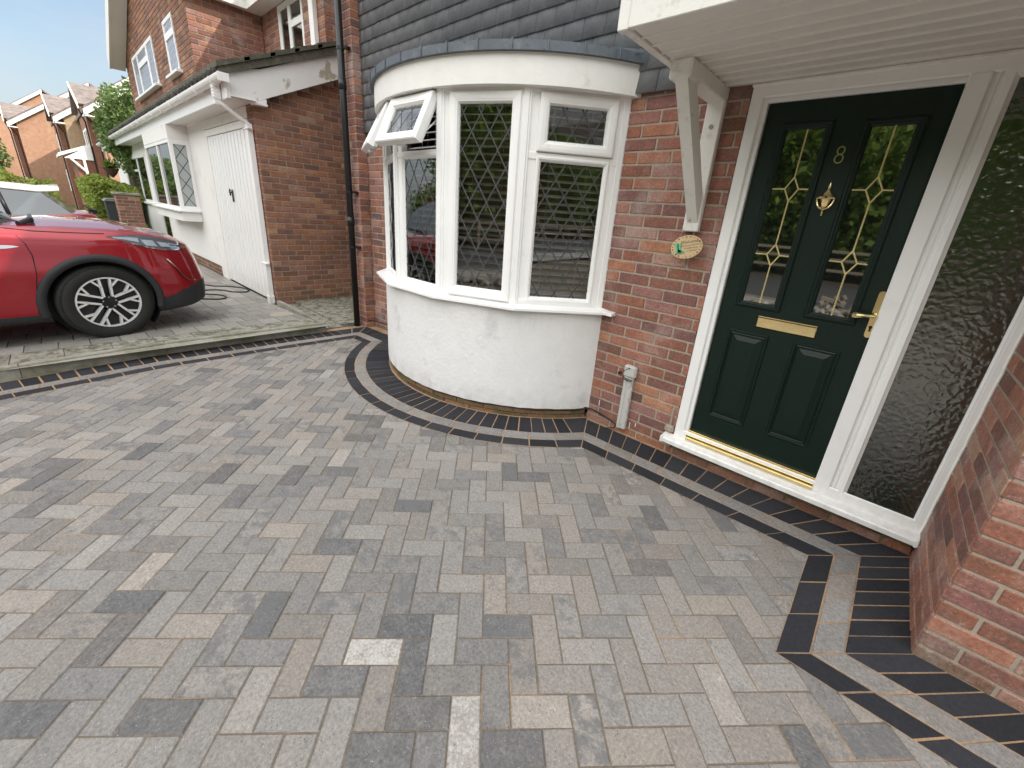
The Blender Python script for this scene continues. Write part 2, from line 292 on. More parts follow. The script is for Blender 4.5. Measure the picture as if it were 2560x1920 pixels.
def ring(mb, fr, u0, z0, u1, z1, prof, t=(.5, .5, .5), close=False):
    """mitred moulding round a rectangle; prof = [(inset, out)]"""
    vs = []; fs = []
    for (i, d) in prof:
        for (u, z) in ((u0 + i, z0 + i), (u1 - i, z0 + i), (u1 - i, z1 - i), (u0 + i, z1 - i)): vs.append(fr.p(u, z, d))
    for k in range(len(prof) - 1):
        for j in range(4): fs.append((k * 4 + j, k * 4 + (j + 1) % 4, k * 4 + 4 + (j + 1) % 4, k * 4 + 4 + j))
    if close: fs.append(tuple((len(prof) - 1) * 4 + j for j in range(4)))
    mb.add(vs, fs, t); return mb
def slab(mb, fr, u0, z0, u1, z1, d0, d1, c=.003, t=(.5, .5, .5), mi=0):
    """chamfered bar in a frame, d = outward depth range"""
    return mb.cbox((u0, -d1, z0), (u1, -d0, z1), c, t, Matrix.Translation((0, 0, 0)) @ fr.M() @ Matrix.Translation((0, 0, -fr.o.z)), mi)
def bricks(mb, fr, L, z0, z1, zj=.0551, ph=0.0, opens=(), top=None, mod=.225, gap=.0115, out=.0, deep=.012, back=.11, ends=(0, 0), tb=0., mort=True):
    """brick courses (75 mm) as real bricks before a mortar bed; opens: (u0,z0,u1,z1); top(z)->(ua,ub) range left"""
    k0 = math.floor((z0 - zj) / .075)
    k1 = math.ceil((z1 - zj) / .075)
    for k in range(k0, k1):
        a = max(z0, zj + k * .075 + gap / 2); b = min(z1, zj + (k + 1) * .075 - gap / 2)
        if b - a < .008: continue
        zm = (a + b) / 2; lo, hi = (0, L) if top is None else top(zm)
        iv = [(lo, hi)]
        for (a0, b0, a1, b1) in opens:
            if b0 <= zm <= b1:
                iv = [q for (s, e) in iv for q in ((s, min(e, a0)), (max(s, a1), e)) if q[1] - q[0] > .004]
        off = ph + (mod / 2 if k % 2 else 0)
        for (s, e) in iv:
            j = math.floor((s - off) / mod)
            while off + j * mod < e:
                u0 = max(s, off + j * mod + (gap / 2)); u1 = min(e, off + (j + 1) * mod - gap / 2)
                if u1 - u0 > .008:
                    jit = (rnd() - .5) * .0025
                    ton = min(1, max(0, random.gauss(.52 + tb, .2)))
                    c = .0035; M_ = fr.M() @ Matrix.Translation((0, 0, -fr.o.z))
                    zt = (rnd() - .5) * .002
                    mb.cbox((u0, -(out + jit), a + zt), (u1, deep, b + zt), min(c, (u1 - u0) / 4), (ton, rnd(), rnd()), M_)
                j += 1
    if mort:
        if top is None:
            us = sorted({0, L, *[o for q in opens for o in (q[0], q[2])]}); zs = sorted({z0, z1, *[o for q in opens for o in (q[1], q[3])]})
            for i in range(len(us) - 1):
                for j in range(len(zs) - 1):
                    um = (us[i] + us[i + 1]) / 2; zm = (zs[j] + zs[j + 1]) / 2
                    if any(q[0] < um < q[2] and q[1] < zm < q[3] for q in opens): continue
                    if 0 <= um <= L and z0 <= zm <= z1: slab(mb, fr, us[i] + (.007 if us[i] == 0 else 0), zs[j], us[i + 1] - (.007 if us[i + 1] == L else 0), zs[j + 1], -back, -.0045, .0002, (.5, .5, .5), 1)
    return mb
# ============================================================ GROUND
def sheet(name, pts, matn, z=None, kind='structure'):
    mb = MB(); mb.add([(p[0], p[1], p[2] if z is None else z) for p in pts], [tuple(range(len(pts)))]); return mb.build(name, matn, kind=kind)
sheet('ground', [(-300, -300), (300, -300), (300, 300), (-300, 300)], 'soil', -.12)
sheet('road', [(-200, -17), (60, -17), (60, -9.4), (-200, -9.4)], 'asphalt', -.10)
sheet('pavement', [(-200, -9.4), (60, -9.4), (60, -7.6), (-200, -7.6)], 'slabs', -.03)
mb = MB(); mb.box((-200, -9.52, -.12), (60, -9.4, -.005)); mb.build('road_kerb', 'concrete', kind='structure')
# border path (between the header course and the grey course), from the street along the kerb, the house and round the bay
A_bay = []
BC = (-2.0, .706)
def arcpt(r, a): return (BC[0] + r * math.cos(a), BC[1] + r * math.sin(a))
a0 = math.pi + math.asin(.976 / 1.70); a1 = 2 * math.pi - math.asin(.935 / 1.70)
runs = [
    [(-3.25, -6.6), (-3.50, -4.6), (-3.795, -3.13), (-3.915, -2.2), (-3.90, -1.2), (-3.868, -.50), (-3.86, -.30)],
    [(-3.86, -.30), (-3.392, -.27)],
    [arcpt(1.70, a0 + (a1 - a0) * i / 40) for i in range(41)],
    [arcpt(1.70, a1), (.2, -.215), (1.065, -.195)],
    [(1.065, -.195), (1.06, -.895)],
    [(1.06, -.895), (4.4, -.875)],
]
runs = [[Vector((p[0], p[1])) for p in r] for r in runs]
def dense(r):
    return r
def offset_runs(runs, d):
    """left-hand normal offset with mitred joins"""
    out = []
    def nrm(a, b): t = (b - a).normalized(); return Vector((-t.y, t.x))
    for ri, r in enumerate(runs):
        pr = runs[ri - 1][-2] if ri > 0 else None; nx = runs[ri + 1][1] if ri < len(runs) - 1 else None
        q = []
        for i, p in enumerate(r):
            a = r[i - 1] if i > 0 else pr; b = r[i + 1] if i < len(r) - 1 else nx
            n1 = nrm(a, p) if a is not None else None; n2 = nrm(p, b) if b is not None else None
            if n1 is None: n = n2
            elif n2 is None: n = n1
            else: n = (n1 + n2).normalized(); n = n / max(.35, n.dot(n1))
            q.append(p + n * d)
        out.append(q)
    return out
def lerp_run(q, s):
    L = [0]
    for i in range(len(q) - 1): L.append(L[-1] + (q[i + 1] - q[i]).length)
    t = s * L[-1]
    for i in range(len(q) - 1):
        if t <= L[i + 1] + 1e-9: return q[i].lerp(q[i + 1], (t - L[i]) / max(1e-9, L[i + 1] - L[i]))
    return q[-1]
def lerp_like(q, ref, s):
    L = [0]
    for i in range(len(ref) - 1): L.append(L[-1] + (ref[i + 1] - ref[i]).length)
    t = s * L[-1]
    for i in range(len(ref) - 1):
        if t <= L[i + 1] + 1e-9: return q[i].lerp(q[i + 1], (t - L[i]) / max(1e-9, L[i + 1] - L[i]))
    return q[-1]
def runlen(q): return sum((q[i + 1] - q[i]).length for i in range(len(q) - 1))
def inset(poly, d):
    n = len(poly); out = []
    for i in range(n):
        a, p, b = poly[i - 1], poly[i], poly[(i + 1) % n]
        e1 = (p - a).normalized(); e2 = (b - p).normalized(); n1 = Vector((-e1.y, e1.x)); n2 = Vector((-e2.y, e2.x))
        m_ = (n1 + n2); m_ = m_ / max(.3, m_.dot(n1)); out.append(p + m_ * d)
    return out
def block(mb, poly, zt, zb, t, gap=.0013, ch=.004, mi=0):
    ar = sum(poly[i - 1].x * poly[i].y - poly[i].x * poly[i - 1].y for i in range(len(poly)))
    if ar < 0: poly = poly[::-1]
    g = gap * (0.7 + .8 * rnd()); a = inset(poly, g); b = inset(a, ch * .75); n = len(poly); zt += (rnd() - .5) * .0022; a = [p + Vector((rnd() - .5, rnd() - .5)) * .0016 for p in a]
    tx, ty = (rnd() - .5) * .004, (rnd() - .5) * .004; c = sum(b, Vector((0, 0))) / n
    vs = [(p.x, p.y, zb) for p in a] + [(p.x, p.y, zt - ch * .8) for p in a] + [(p.x, p.y, zt + (p.x - c.x) * tx + (p.y - c.y) * ty) for p in b]
    fs = [(i, (i + 1) % n, n + (i + 1) % n, n + i) for i in range(n)] + [(n + i, n + (i + 1) % n, 2 * n + (i + 1) % n, 2 * n + i) for i in range(n)] + [tuple(range(2 * n, 3 * n))]
    mb.add(vs, fs, t, mi)
hdr_d = offset_runs(runs, .198); hdr_d[2] = offset_runs(runs, .228)[2]; q0 = offset_runs(runs, 0); gry = offset_runs(runs, -.098); drk = offset_runs(runs, -.196)
bd = MB()
def strip(inner, outer, L, mi, tone):
    for ri in range(len(runs)):
        n = max(1, round(max(runlen(inner[ri]), runlen(outer[ri]) if L > .12 else 0) / L))
        for i in range(n):
            s0, s1 = i / n, (i + 1) / n
            block(bd, [lerp_run(inner[ri], s0), lerp_run(inner[ri], s1), lerp_like(outer[ri], inner[ri], s1), lerp_like(outer[ri], inner[ri], s0)], .005, -.03, tone(), (.0045, .0035, .0034, .0026, .0026, .0026)[ri], .004, mi)
strip(q0, hdr_d, .1005, 1, T3)
strip(gry, q0, .2, 0, lambda: (min(1, max(.2, random.gauss(.44, .08))), rnd(), rnd() * .6))
strip(drk, gry, .2, 1, T3)
bd.build('driveway_border', ['paver', 'paver_charcoal'], kind='structure')
# sand strip below the border and herringbone field
Q = [p for r in q0 for p in r]
def sdist(p):
    best = 1e9; sg = 1
    for i in range(len(Q) - 1):
        a, b = Q[i], Q[i + 1]; ab = b - a
        if ab.length < 1e-6: continue
        t = max(0, min(1, (p - a).dot(ab) / ab.dot(ab))); c = a + ab * t; d = (p - c).length
        if d < best - 1e-6: best = d; sg = 1 if ab.x * (p - a).y - ab.y * (p - a).x > 0 else -1
    return best * sg          # >0 : wall side
sb = MB()
hw = [[p for p in r] for r in offset_runs(runs, .30)]
for ri in range(len(runs)):
    n = 24
    for i in range(n):
        a, b = lerp_run(drk[ri], i / n), lerp_run(drk[ri], (i + 1) / n); c, d = lerp_run(hw[ri], (i + 1) / n), lerp_run(hw[ri], i / n)
        sb.add([(a.x, a.y, .0015), (b.x, b.y, .0015), (c.x, c.y, .0015 + .0), (d.x, d.y, .0015)], [(0, 1, 2, 3)])
sb.build('joint_sand', 'joint_sand', kind='structure')
sheet('sand_bed', [(-3.9, -6.6), (4.5, -6.6), (4.5, .1), (-3.9, .1)], 'joint_sand_field', -.0042)
fd = MB(); th = .7998; mod = .0962; UO = Vector((-.2898, -2.191)); cu = Vector((math.cos(th), math.sin(th))); cv = Vector((math.sin(th), -math.cos(th)))
rs = random.Random(3)
SPEC = {(0, 0, 'h'): (.98, .5, .02), (2, 0, 'v'): (.10, .3, .2), (1, -1, 'h'): (.07, .4, .2), (3, 1, 'v'): (.42, .2, .1), (5, 3, 'h'): (.10, .3, 0), (4, 2, 'v'): (.93, .4, .0), (1, 3, 'h'): (.16, .4, .3), (8, 0, 'h'): (.72, .4, .0), (4, 0, 'h'): (.26, .3, .2), (8, -3, 'h'): (.2, .5, .4)}
def tone():
    r = rs.random()
    if r < .08: a = rs.uniform(.08, .20)
    elif r < .34: a = rs.uniform(.24, .42)
    elif r < .965: a = rs.gauss(.56, .10)
    else: a = rs.uniform(.76, .88)
    return (min(1, max(0, a)), rs.random(), rs.random() ** 1.7)
for v in range(-75, 75):
    for u in range(-75, 75):
        for kind in ('h', 'v'):
            if kind == 'h':
                if (u + v) % 4: continue
                rect = [(u, v), (u + 2, v), (u + 2, v + 1), (u, v + 1)]
            else:
                if (u + v) % 4 != 2: continue
                rect = [(u, v), (u + 1, v), (u + 1, v + 2), (u, v + 2)]
            P = [UO + (cu * a + cv * b) * mod for a, b in rect]
            c = (P[0] + P[2]) / 2
            if not (-4.1 < c.x < 4.3 and -6.2 < c.y < -.2): continue
            ds = [sdist(p) for p in P]
            if min(ds) > -.185: continue
            t = tone(); t = SPEC.get((u, v, kind), t)
            block(fd, P, 0, -.03, t, .0017, .0052)
fd.build('driveway_paving', 'paver', kind='structure')
# kerb between the two drives
kb = MB(); ke0 = offset_runs(runs[:1], .215)[0]; ke1 = offset_runs(runs[:1], .268)[0]
Lk = runlen(ke0); n = round(Lk / .90)
for i in range(n):
    a, b = lerp_run(ke0, (i + .002) / n), lerp_run(ke0, (i + .998) / n); c, d = lerp_run(ke1, (i + .998) / n), lerp_run(ke1, (i + .002) / n)
    if i == n - 1:
        for q in (b, c): q.y = min(q.y, -.62)
    if a.y > -.62: continue
    poly = [a, b, c, d] if sum(([a, b, c, d][j - 1].x * [a, b, c, d][j].y - [a, b, c, d][j].x * [a, b, c, d][j - 1].y) for j in range(4)) > 0 else [d, c, b, a]
    ins = inset(poly, .006)
    vs = [(p.x, p.y, -.1) for p in poly] + [(p.x, p.y, .108) for p in poly] + [(p.x, p.y, .116) for p in ins]
    kb.add(vs, [(j, (j + 1) % 4, 4 + (j + 1) % 4, 4 + j) for j in range(4)] + [(4 + j, 4 + (j + 1) % 4, 8 + (j + 1) % 4, 8 + j) for j in range(4)] + [(8, 9, 10, 11)])
kb.box((-5.55, -.665, -.1), (-4.165, -.615, .114)); kb.box((-4.165, -.665, -.1), (-4.115, -.60, .118))
kb.build('kerb', 'concrete', kind='structure')
def zdr(x): return .110 if x > -4.3 else (max(0., .110 - (-4.3 - x) * .0574) if x > -6.2 else 0.001)
ds = MB(); rs2 = random.Random(5)
ke2 = offset_runs(runs[:1], .27)[0]
xs = [-4.13, -4.42] + [-4.42 - .305 * k for k in range(1, 7)] + [-6.25 - .305 * k for k in range(1, 50)]
def xk(y):  # kerb line x at y
    for i in range(len(ke2) - 1):
        if ke2[i].y <= y <= ke2[i + 1].y: return ke2[i].x + (ke2[i + 1].x - ke2[i].x) * (y - ke2[i].y) / (ke2[i + 1].y - ke2[i].y)
    return ke2[0].x
for i in range(len(xs) - 1):
    y = -.67 if xs[i] > -5.8 else -.571
    y -= 0
    while y > -7.6:
        st = .30 if i < 1 else (.203 if i % 2 else .203)
        if y > -.7 and i % 2: st = .1
        y2 = max(-7.6, y - st); xa = min(xs[i], xk((y + y2) / 2)) if i == 0 else xs[i]; xb = xs[i + 1]
        if i == 0: xa0, xa1 = xk(max(-6.6, y)), xk(max(-6.6, y2))
        else: xa0 = xa1 = xa
        t = (rs2.random(), rs2.random(), 0); g = .004
        z = lambda x_: zdr(x_) + (rs2.random() - .5) * .002
        ds.add([(xa0 - g, y - g, zdr(xa0)), (xa1 - g, y2 + g, zdr(xa1)), (xb + g, y2 + g, zdr(xb)), (xb + g, y - g, zdr(xb)), (xa0 - g, y - g, zdr(xa0) - .02), (xa1 - g, y2 + g, zdr(xa1) - .02), (xb + g, y2 + g, zdr(xb) - .02), (xb + g, y - g, zdr(xb) - .02)],
               [(0, 3, 2, 1), (0, 1, 5, 4), (1, 2, 6, 5), (2, 3, 7, 6), (3, 0, 4, 7)], t, 1 if i < 1 else 0)
        y = y2
ds.build('neighbour_drive', ['slabs', 'slabs_mossy'], kind='structure')
mb = MB()
for (xa, xb, za, zb_) in ((-4.0, -4.3, .096, .096), (-4.3, -6.2, .096, -.013), (-6.2, -22, -.013, -.013)): mb.add([(xa, -.62, za), (xb, -.62, zb_), (xb, -7.6, zb_), (xa, -7.6, za)], [(0, 1, 2, 3)])
mb.build('drive_bed', 'concrete', kind='structure')
mb = MB(); mb.box((-5.82, -.615, -.1), (-4.26, -.33, -.012)); mb.box((-5.82, -.33, -.1), (-4.26, 6, .018)); mb.build('alley_path', 'slabs_mossy', kind='structure')
sheet('neighbour_lawn', [(-60, -7.6), (-14.0, -7.6), (-14.0, -1.2), (-60, -1.2)], 'grass_ground', .01)
# manhole cover on the neighbour's drive
mc = MB(); C0 = Vector((-4.86, -.84))
ringv = [(C0.x + .15 * math.cos(a), C0.y + .13 * math.sin(a), zdr(C0.x) + .004) for a in [2 * math.pi * i / 28 for i in range(28)]]
mc.add(ringv, [tuple(range(28))]);
for i in range(-4, 5): mc.box((C0.x - .12, C0.y + i * .025 - .004, zdr(C0.x) + .004), (C0.x + .12, C0.y + i * .025 + .004, zdr(C0.x) + .009))
mc.build('drain_cover', 'rubble', label='round cast drain cover set in the corner of the mossy neighbouring drive', cat='drain cover')
# ============================================================ OUR HOUSE
house = thing('brick_house', 'red brick house with a white curved bay window and a dark green front door', 'house', (-1, 0, 0))
W = Fr((-4.1, 0), (0, 0)); WL = W.L
# front wall between pier and bay, bay and door
mb = MB(); f = Fr((-4.05, 0), (-3.20, 0)); bricks(mb, f, f.L, .0, 2.245, ph=.85, tb=-.05); mb.build('front_wall', ['brick', 'mortar'], house)
mb = MB(); f = Fr((-.72, 0), (-.018, 0)); bricks(mb, f, f.L, .0, 2.25, ph=.1, tb=.02); mb.build('front_wall', ['brick', 'mortar'], house)
mb = MB(); f = Fr((-.018, 0), (1.25, 0)); bricks(mb, f, f.L, .0, .105, ph=.14); mb.build('door_plinth', ['brick', 'mortar_damp'], house)
# return wall and garage projection on the right
mb = MB(); f = Fr((1.25, 0), (1.25, -.6905), n=(-1, 0, 0)); f.n = Vector((-1, 0, 0)); bricks(mb, f, .6905, .0, 2.4, ph=.0155, tb=.05); mb.build('return_wall', ['brick', 'mortar'], house)
mb = MB(); f = Fr((1.2535, -.694), (4.6, -.694)); bricks(mb, f, f.L, .0, 2.4, ph=.105, tb=.04); mb.build('projection_wall', ['brick', 'mortar_pale'], house)
# pier on the left, full height
mb = MB()
bricks(mb, Fr((-4.24, -.12), (-4.025, -.12)), .215, 0, 4.9, ph=-.005, tb=-.05)
f = Fr((-4.022, -.12), (-4.022, 0)); f.n = Vector((1, 0, 0)); bricks(mb, f, .12, 0, 4.9, ph=-.1, mod=.45, tb=-.1)
mb.build('brick_pier', ['brick', 'mortar'], house)
mb = MB(); mb.box((-4.23, -.105, 0), (-4.05, 8, 4.9)); mb.box((-4.05, .28, 0), (4.6, 8, 4.9)); mb.box((-4.03, .04, 2.26), (4.6, .28, 4.9)); mb.box((-4.05, .11, 0), (-3.20, .28, 2.3)); mb.box((-.72, .11, 0), (-.02, .28, 2.3)); mb.box((1.36, -.58, 0), (4.6, .28, 2.35)); mb.build('core_wall', ['brick_brown'], house)
# main roof (seen only in what it shades and reflects)
mb = MB()
for (y0, z0, y1, z1) in ((-.45, 4.85, 4.0, 7.3), (4.0, 7.3, 8.45, 4.85)):
    mb.prism([(-4.5, y0, z0), (-4.5, y1, z1), (-4.5, y1, z1 + .12), (-4.5, y0, z0 + .12)], (9.4, 0, 0))
mb.prism([(-4.24, 0, 4.85), (-4.24, 4, 7.25), (-4.24, 8, 4.85)], (8.8, 0, 0)); mb.build('roof', 'roof_tile', house)
# tile hanging
mb = MB(); gauge = .1185; zb0 = 2.245
k = 0
while zb0 + k * gauge < 4.85:
    z0 = zb0 + k * gauge; x = -4.015 - (.0825 if k % 2 else 0)
    while x < 4.5:
        xa, xb = max(-4.012, x + .0028), min(4.5, x + .1622)
        if xb - xa > .02:
            dz = (rnd() - .5) * .004; o = .039 + rnd() * .002; t = T3()
            if not (z0 < 2.40 and -.69 > xa > -3.32 and xb < -.70 and False):
                mb.add([(xa, -o, z0 + dz), (xb, -o + (rnd() - .5) * .002, z0 + dz), (xb, -.022, z0 + .165), (xa, -.022, z0 + .165), (xa, -o + .012, z0 + dz), (xb, -o + .012, z0 + dz), (xb, -.01, z0 + .165), (xa, -.01, z0 + .165)],
                       [(0, 1, 2, 3), (0, 4, 5, 1), (0, 3, 7, 4), (1, 5, 6, 2)], t)
        x += .165
    k += 1
mb.box((-4.012, -.018, 2.25), (4.5, .04, 4.85)); mb.build('tile_hanging', 'slate', house)
# bay : curved rendered wall, plinth, fascia, lead roof
def arcwall(mb, r0, r1, z0, z1, seg=64, x_end=None, mi=0, wob=0., t=(.5, .5, .5)):
    aa = math.asin(min(1, .706 / r1)); s0, s1 = math.pi + aa, 2 * math.pi - aa
    zs = [z0, z1] if not isinstance(z0, list) else z0
    vs = []; n = seg
    for i in range(n + 1):
        a = s0 + (s1 - s0) * i / n; ww = wob * (math.sin(i * 1.7) + math.sin(i * .63 + 1)) * .5
        for (r, z) in ((r1, z0 + ww), (r1, z1), (r0, z1), (r0, z0 + ww)): vs.append((BC[0] + r * math.cos(a), BC[1] + r * math.sin(a), z))
    fs = []
    for i in range(n):
        for j in range(4): fs.append((i * 4 + j, (i + 1) * 4 + j, (i + 1) * 4 + (j + 1) % 4, i * 4 + (j + 1) % 4))
    fs += [(0, 1, 2, 3), (n * 4 + 3, n * 4 + 2, n * 4 + 1, n * 4)]
    return mb.add(vs, fs, t, mi)
mb = MB(); arcwall(mb, 1.36, 1.474, .088, .885, 80, wob=.003); mb.build('bay_wall', 'render_white', house, smooth=False)
for p in house.children[-1].data.polygons: p.use_smooth = abs(p.normal.z) < .3
mb = MB(); arcwall(mb, 1.36, 1.444, -.02, .12, 60, mi=1)
for row in range(2):
    z0 = -.02 + row * .056; n = 13; aa = math.asin(.706 / 1.456); s0, s1 = math.pi + aa, 2 * math.pi - aa
    for i in range(n):
        a = s0 + (s1 - s0) * (i + (.5 if row else 0)) / n; b = min(s1, a + (s1 - s0) / n) - .008; t = T3(); vs = []
        for j in range(5):
            q = a + (b - a) * j / 4
            for (r, z) in ((1.456, z0), (1.456, z0 + .047), (1.40, z0 + .047), (1.40, z0)): vs.append((*arcpt(r, q), z))
        mb.add(vs, [(j * 4 + c, (j + 1) * 4 + c, (j + 1) * 4 + (c + 1) % 4, j * 4 + (c + 1) % 4) for j in range(4) for c in range(4)] + [(0, 1, 2, 3), (19, 18, 17, 16)], t)
mb.build('bay_plinth', ['brick_damp', 'mortar_damp'], house)
mb = MB(); arcwall(mb, 1.38, 1.515, 2.232, 2.405, 80); mb.build('bay_fascia', 'fascia_white', house, smooth=False)
for p in house.children[-1].data.polygons: p.use_smooth = abs(p.normal.z) < .3
mb = MB(); arcwall(mb, 1.30, 1.545, 2.395, 2.445, 80)
aa = math.asin(.706 / 1.545); s0, s1 = math.pi + aa, 2 * math.pi - aa
top = [(*arcpt(1.545, s0 + (s1 - s0) * i / 40), 2.445) for i in range(41)]
vs = top + [(p[0], 0.03, 2.50) for p in top]; mb.add(vs, [(i, i + 1, 42 + i, 41 + i) for i in range(40)])
for i in range(1, 16):
    a = s0 + (s1 - s0) * i / 16; c_, s_ = math.cos(a), math.sin(a)
    mb.tube([(*arcpt(1.549, a), 2.393), (*arcpt(1.549, a), 2.449), (*arcpt(1.40, a), 2.455)], .005, 6)
mb.build('bay_roof', 'lead', house)
# bay window: five facets
cs = [(-3.28, 0), (-2.835, -.487), (-2.28, -.722), (-1.72, -.722), (-1.165, -.487), (-.72, 0)]
FC = [Fr(cs[i], cs[i + 1]) for i in range(5)]
mb = MB()   # sill board
so_ = [(-3.41, -.01), (-2.905, -.572), (-2.30, -.812), (-1.695, -.808), (-1.085, -.558), (-.655, -.075), (-.60, -.03), (-.60, .0)]
si_ = [(-3.1, .1), (-2.75, -.35), (-2.25, -.6), (-1.75, -.6), (-1.2, -.38), (-.84, .02), (-.72, .02), (-.72, .02)]
for i in range(7):
    a, b, c, d = so_[i], so_[i + 1], si_[i + 1], si_[i]
    mb.add([(*a, .868), (*b, .868), (*c, .868), (*d, .868), (*a, .884), (*b, .884), (*c, .903), (*d, .903)], [(0, 3, 2, 1), (0, 1, 5, 4), (4, 5, 6, 7)])
    a2 = (a[0] + (a[0] + 2) * .0, a[1])
mb.box((-.66, -.06, .8655), (-.598, -.001, .8905)); mb.build('window_sill', 'upvc', house)
mb = MB()   # corner posts and head
for i, c in enumerate(cs):
    n = (FC[max(0, i - 1)].n + FC[min(4, i)].n).normalized(); u = Vector((n.y * -1, n.x, 0)); wv = Vector((0, 0, 1))
    o = Vector((c[0], c[1], 0)) + n * .004
    if i in (0, 5): o += Vector((.02 if i == 0 else -.02, -.012, 0))
    M_ = Matrix(((u.x, n.x, 0, o.x), (u.y, n.y, 0, o.y), (0, 0, 1, 0), (0, 0, 0, 1)))
    mb.cbox((-.034, -.07, .890), (.034, .0, 2.234), .004, (.5, .5, .5), M_)
    mb.cbox((-.020, -.01, .890), (.020, .008, 2.234), .003, (.5, .5, .5), M_)
for f in FC:
    slab(mb, f, -.0, 2.212, f.L, 2.236, -.06, .004)
    slab(mb, f, 0, .888, f.L, .908, -.06, -.002)
mb.build('window_posts', 'upvc', house)
SASH = [(0, -.03), (0, .016), (.006, .024), (.022, .026), (.045, .024), (.050, .021), (.058, .019), (.064, .008), (.068, .0), (.068, -.02)]
BEAD = [(-.004, -.03), (-.004, .006), (.006, .010), (.016, .008), (.026, -.004), (.030, -.008), (.030, -.03)]
def lattice(mb, f, u0, z0, u1, z1, dw, dh, d, wd=.0045, ph=(0, 0)):
    """diamond leading clipped to a rectangle"""
    sl = dh / dw
    for sg in (1, -1):
        k = -60
        while k < 60:
            # line z = zc + sg*sl*(u-u0) + k*dh
            zc = (z0 + ph[1]) + k * dh; pts = []
            def zz(u): return zc + sg * sl * (u - u0 - ph[0])
            ua, ub = u0, u1
            za, zb_ = zz(ua), zz(ub)
            lo, hi = (z0, z1)
            def clip(ua, za, ub, zb_):
                for lim, s in ((lo, 1), (hi, -1)):
                    fa, fb = (za - lim) * s, (zb_ - lim) * s
                    if fa < 0 and fb < 0: return None
                    if fa < 0: t = fa / (fa - fb); ua, za = ua + (ub - ua) * t, lim
                    elif fb < 0: t = fa / (fa - fb); ub, zb_ = ua + (ub - ua) * t, za + (zb_ - za) * t
                return ua, za, ub, zb_
            r = clip(ua, za, ub, zb_)
            k += 1
            if not r or abs(r[2] - r[0]) < .004: continue
            ua, za, ub, zb_ = r; du, dz = ub - ua, zb_ - za; L = math.hypot(du, dz); nu, nz = -dz / L * wd, du / L * wd; h = d + .0015
            mb.add([f.p(ua - nu, za - nz, d), f.p(ub - nu, zb_ - nz, d), f.p(ub, zb_, h), f.p(ua, za, h), f.p(ua + nu, za + nz, d), f.p(ub + nu, zb_ + nz, d)], [(0, 1, 2, 3), (3, 2, 5, 4)])
def pane(f, u0, z0, u1, z1, d, parent, matn='pane_clear'):
    mb = MB(); mb.add([f.p(u0, z0, d), f.p(u1, z0, d), f.p(u1, z1, d), f.p(u0, z1, d)], [(0, 1, 2, 3)]); return mb.build('pane', matn, parent)
def tilt(f, zt, al, off=.02):
    """frame hinged outward about its top edge"""
    g = Fr.__new__(Fr); g.u = f.u; g.L = f.L; g.w = (Vector((0, 0, 1)) * math.cos(al) - f.n * math.sin(al)); g.n = f.n * math.cos(al) + Vector((0, 0, 1)) * math.sin(al)
    g.o = f.o + Vector((0, 0, zt)) + f.n * off; return g
class TF:
    def __init__(s, g): s.g = g; s.L = g.L
    def p(s, u, z, d=0): return s.g.o + s.g.u * u + s.g.w * z + s.g.n * d
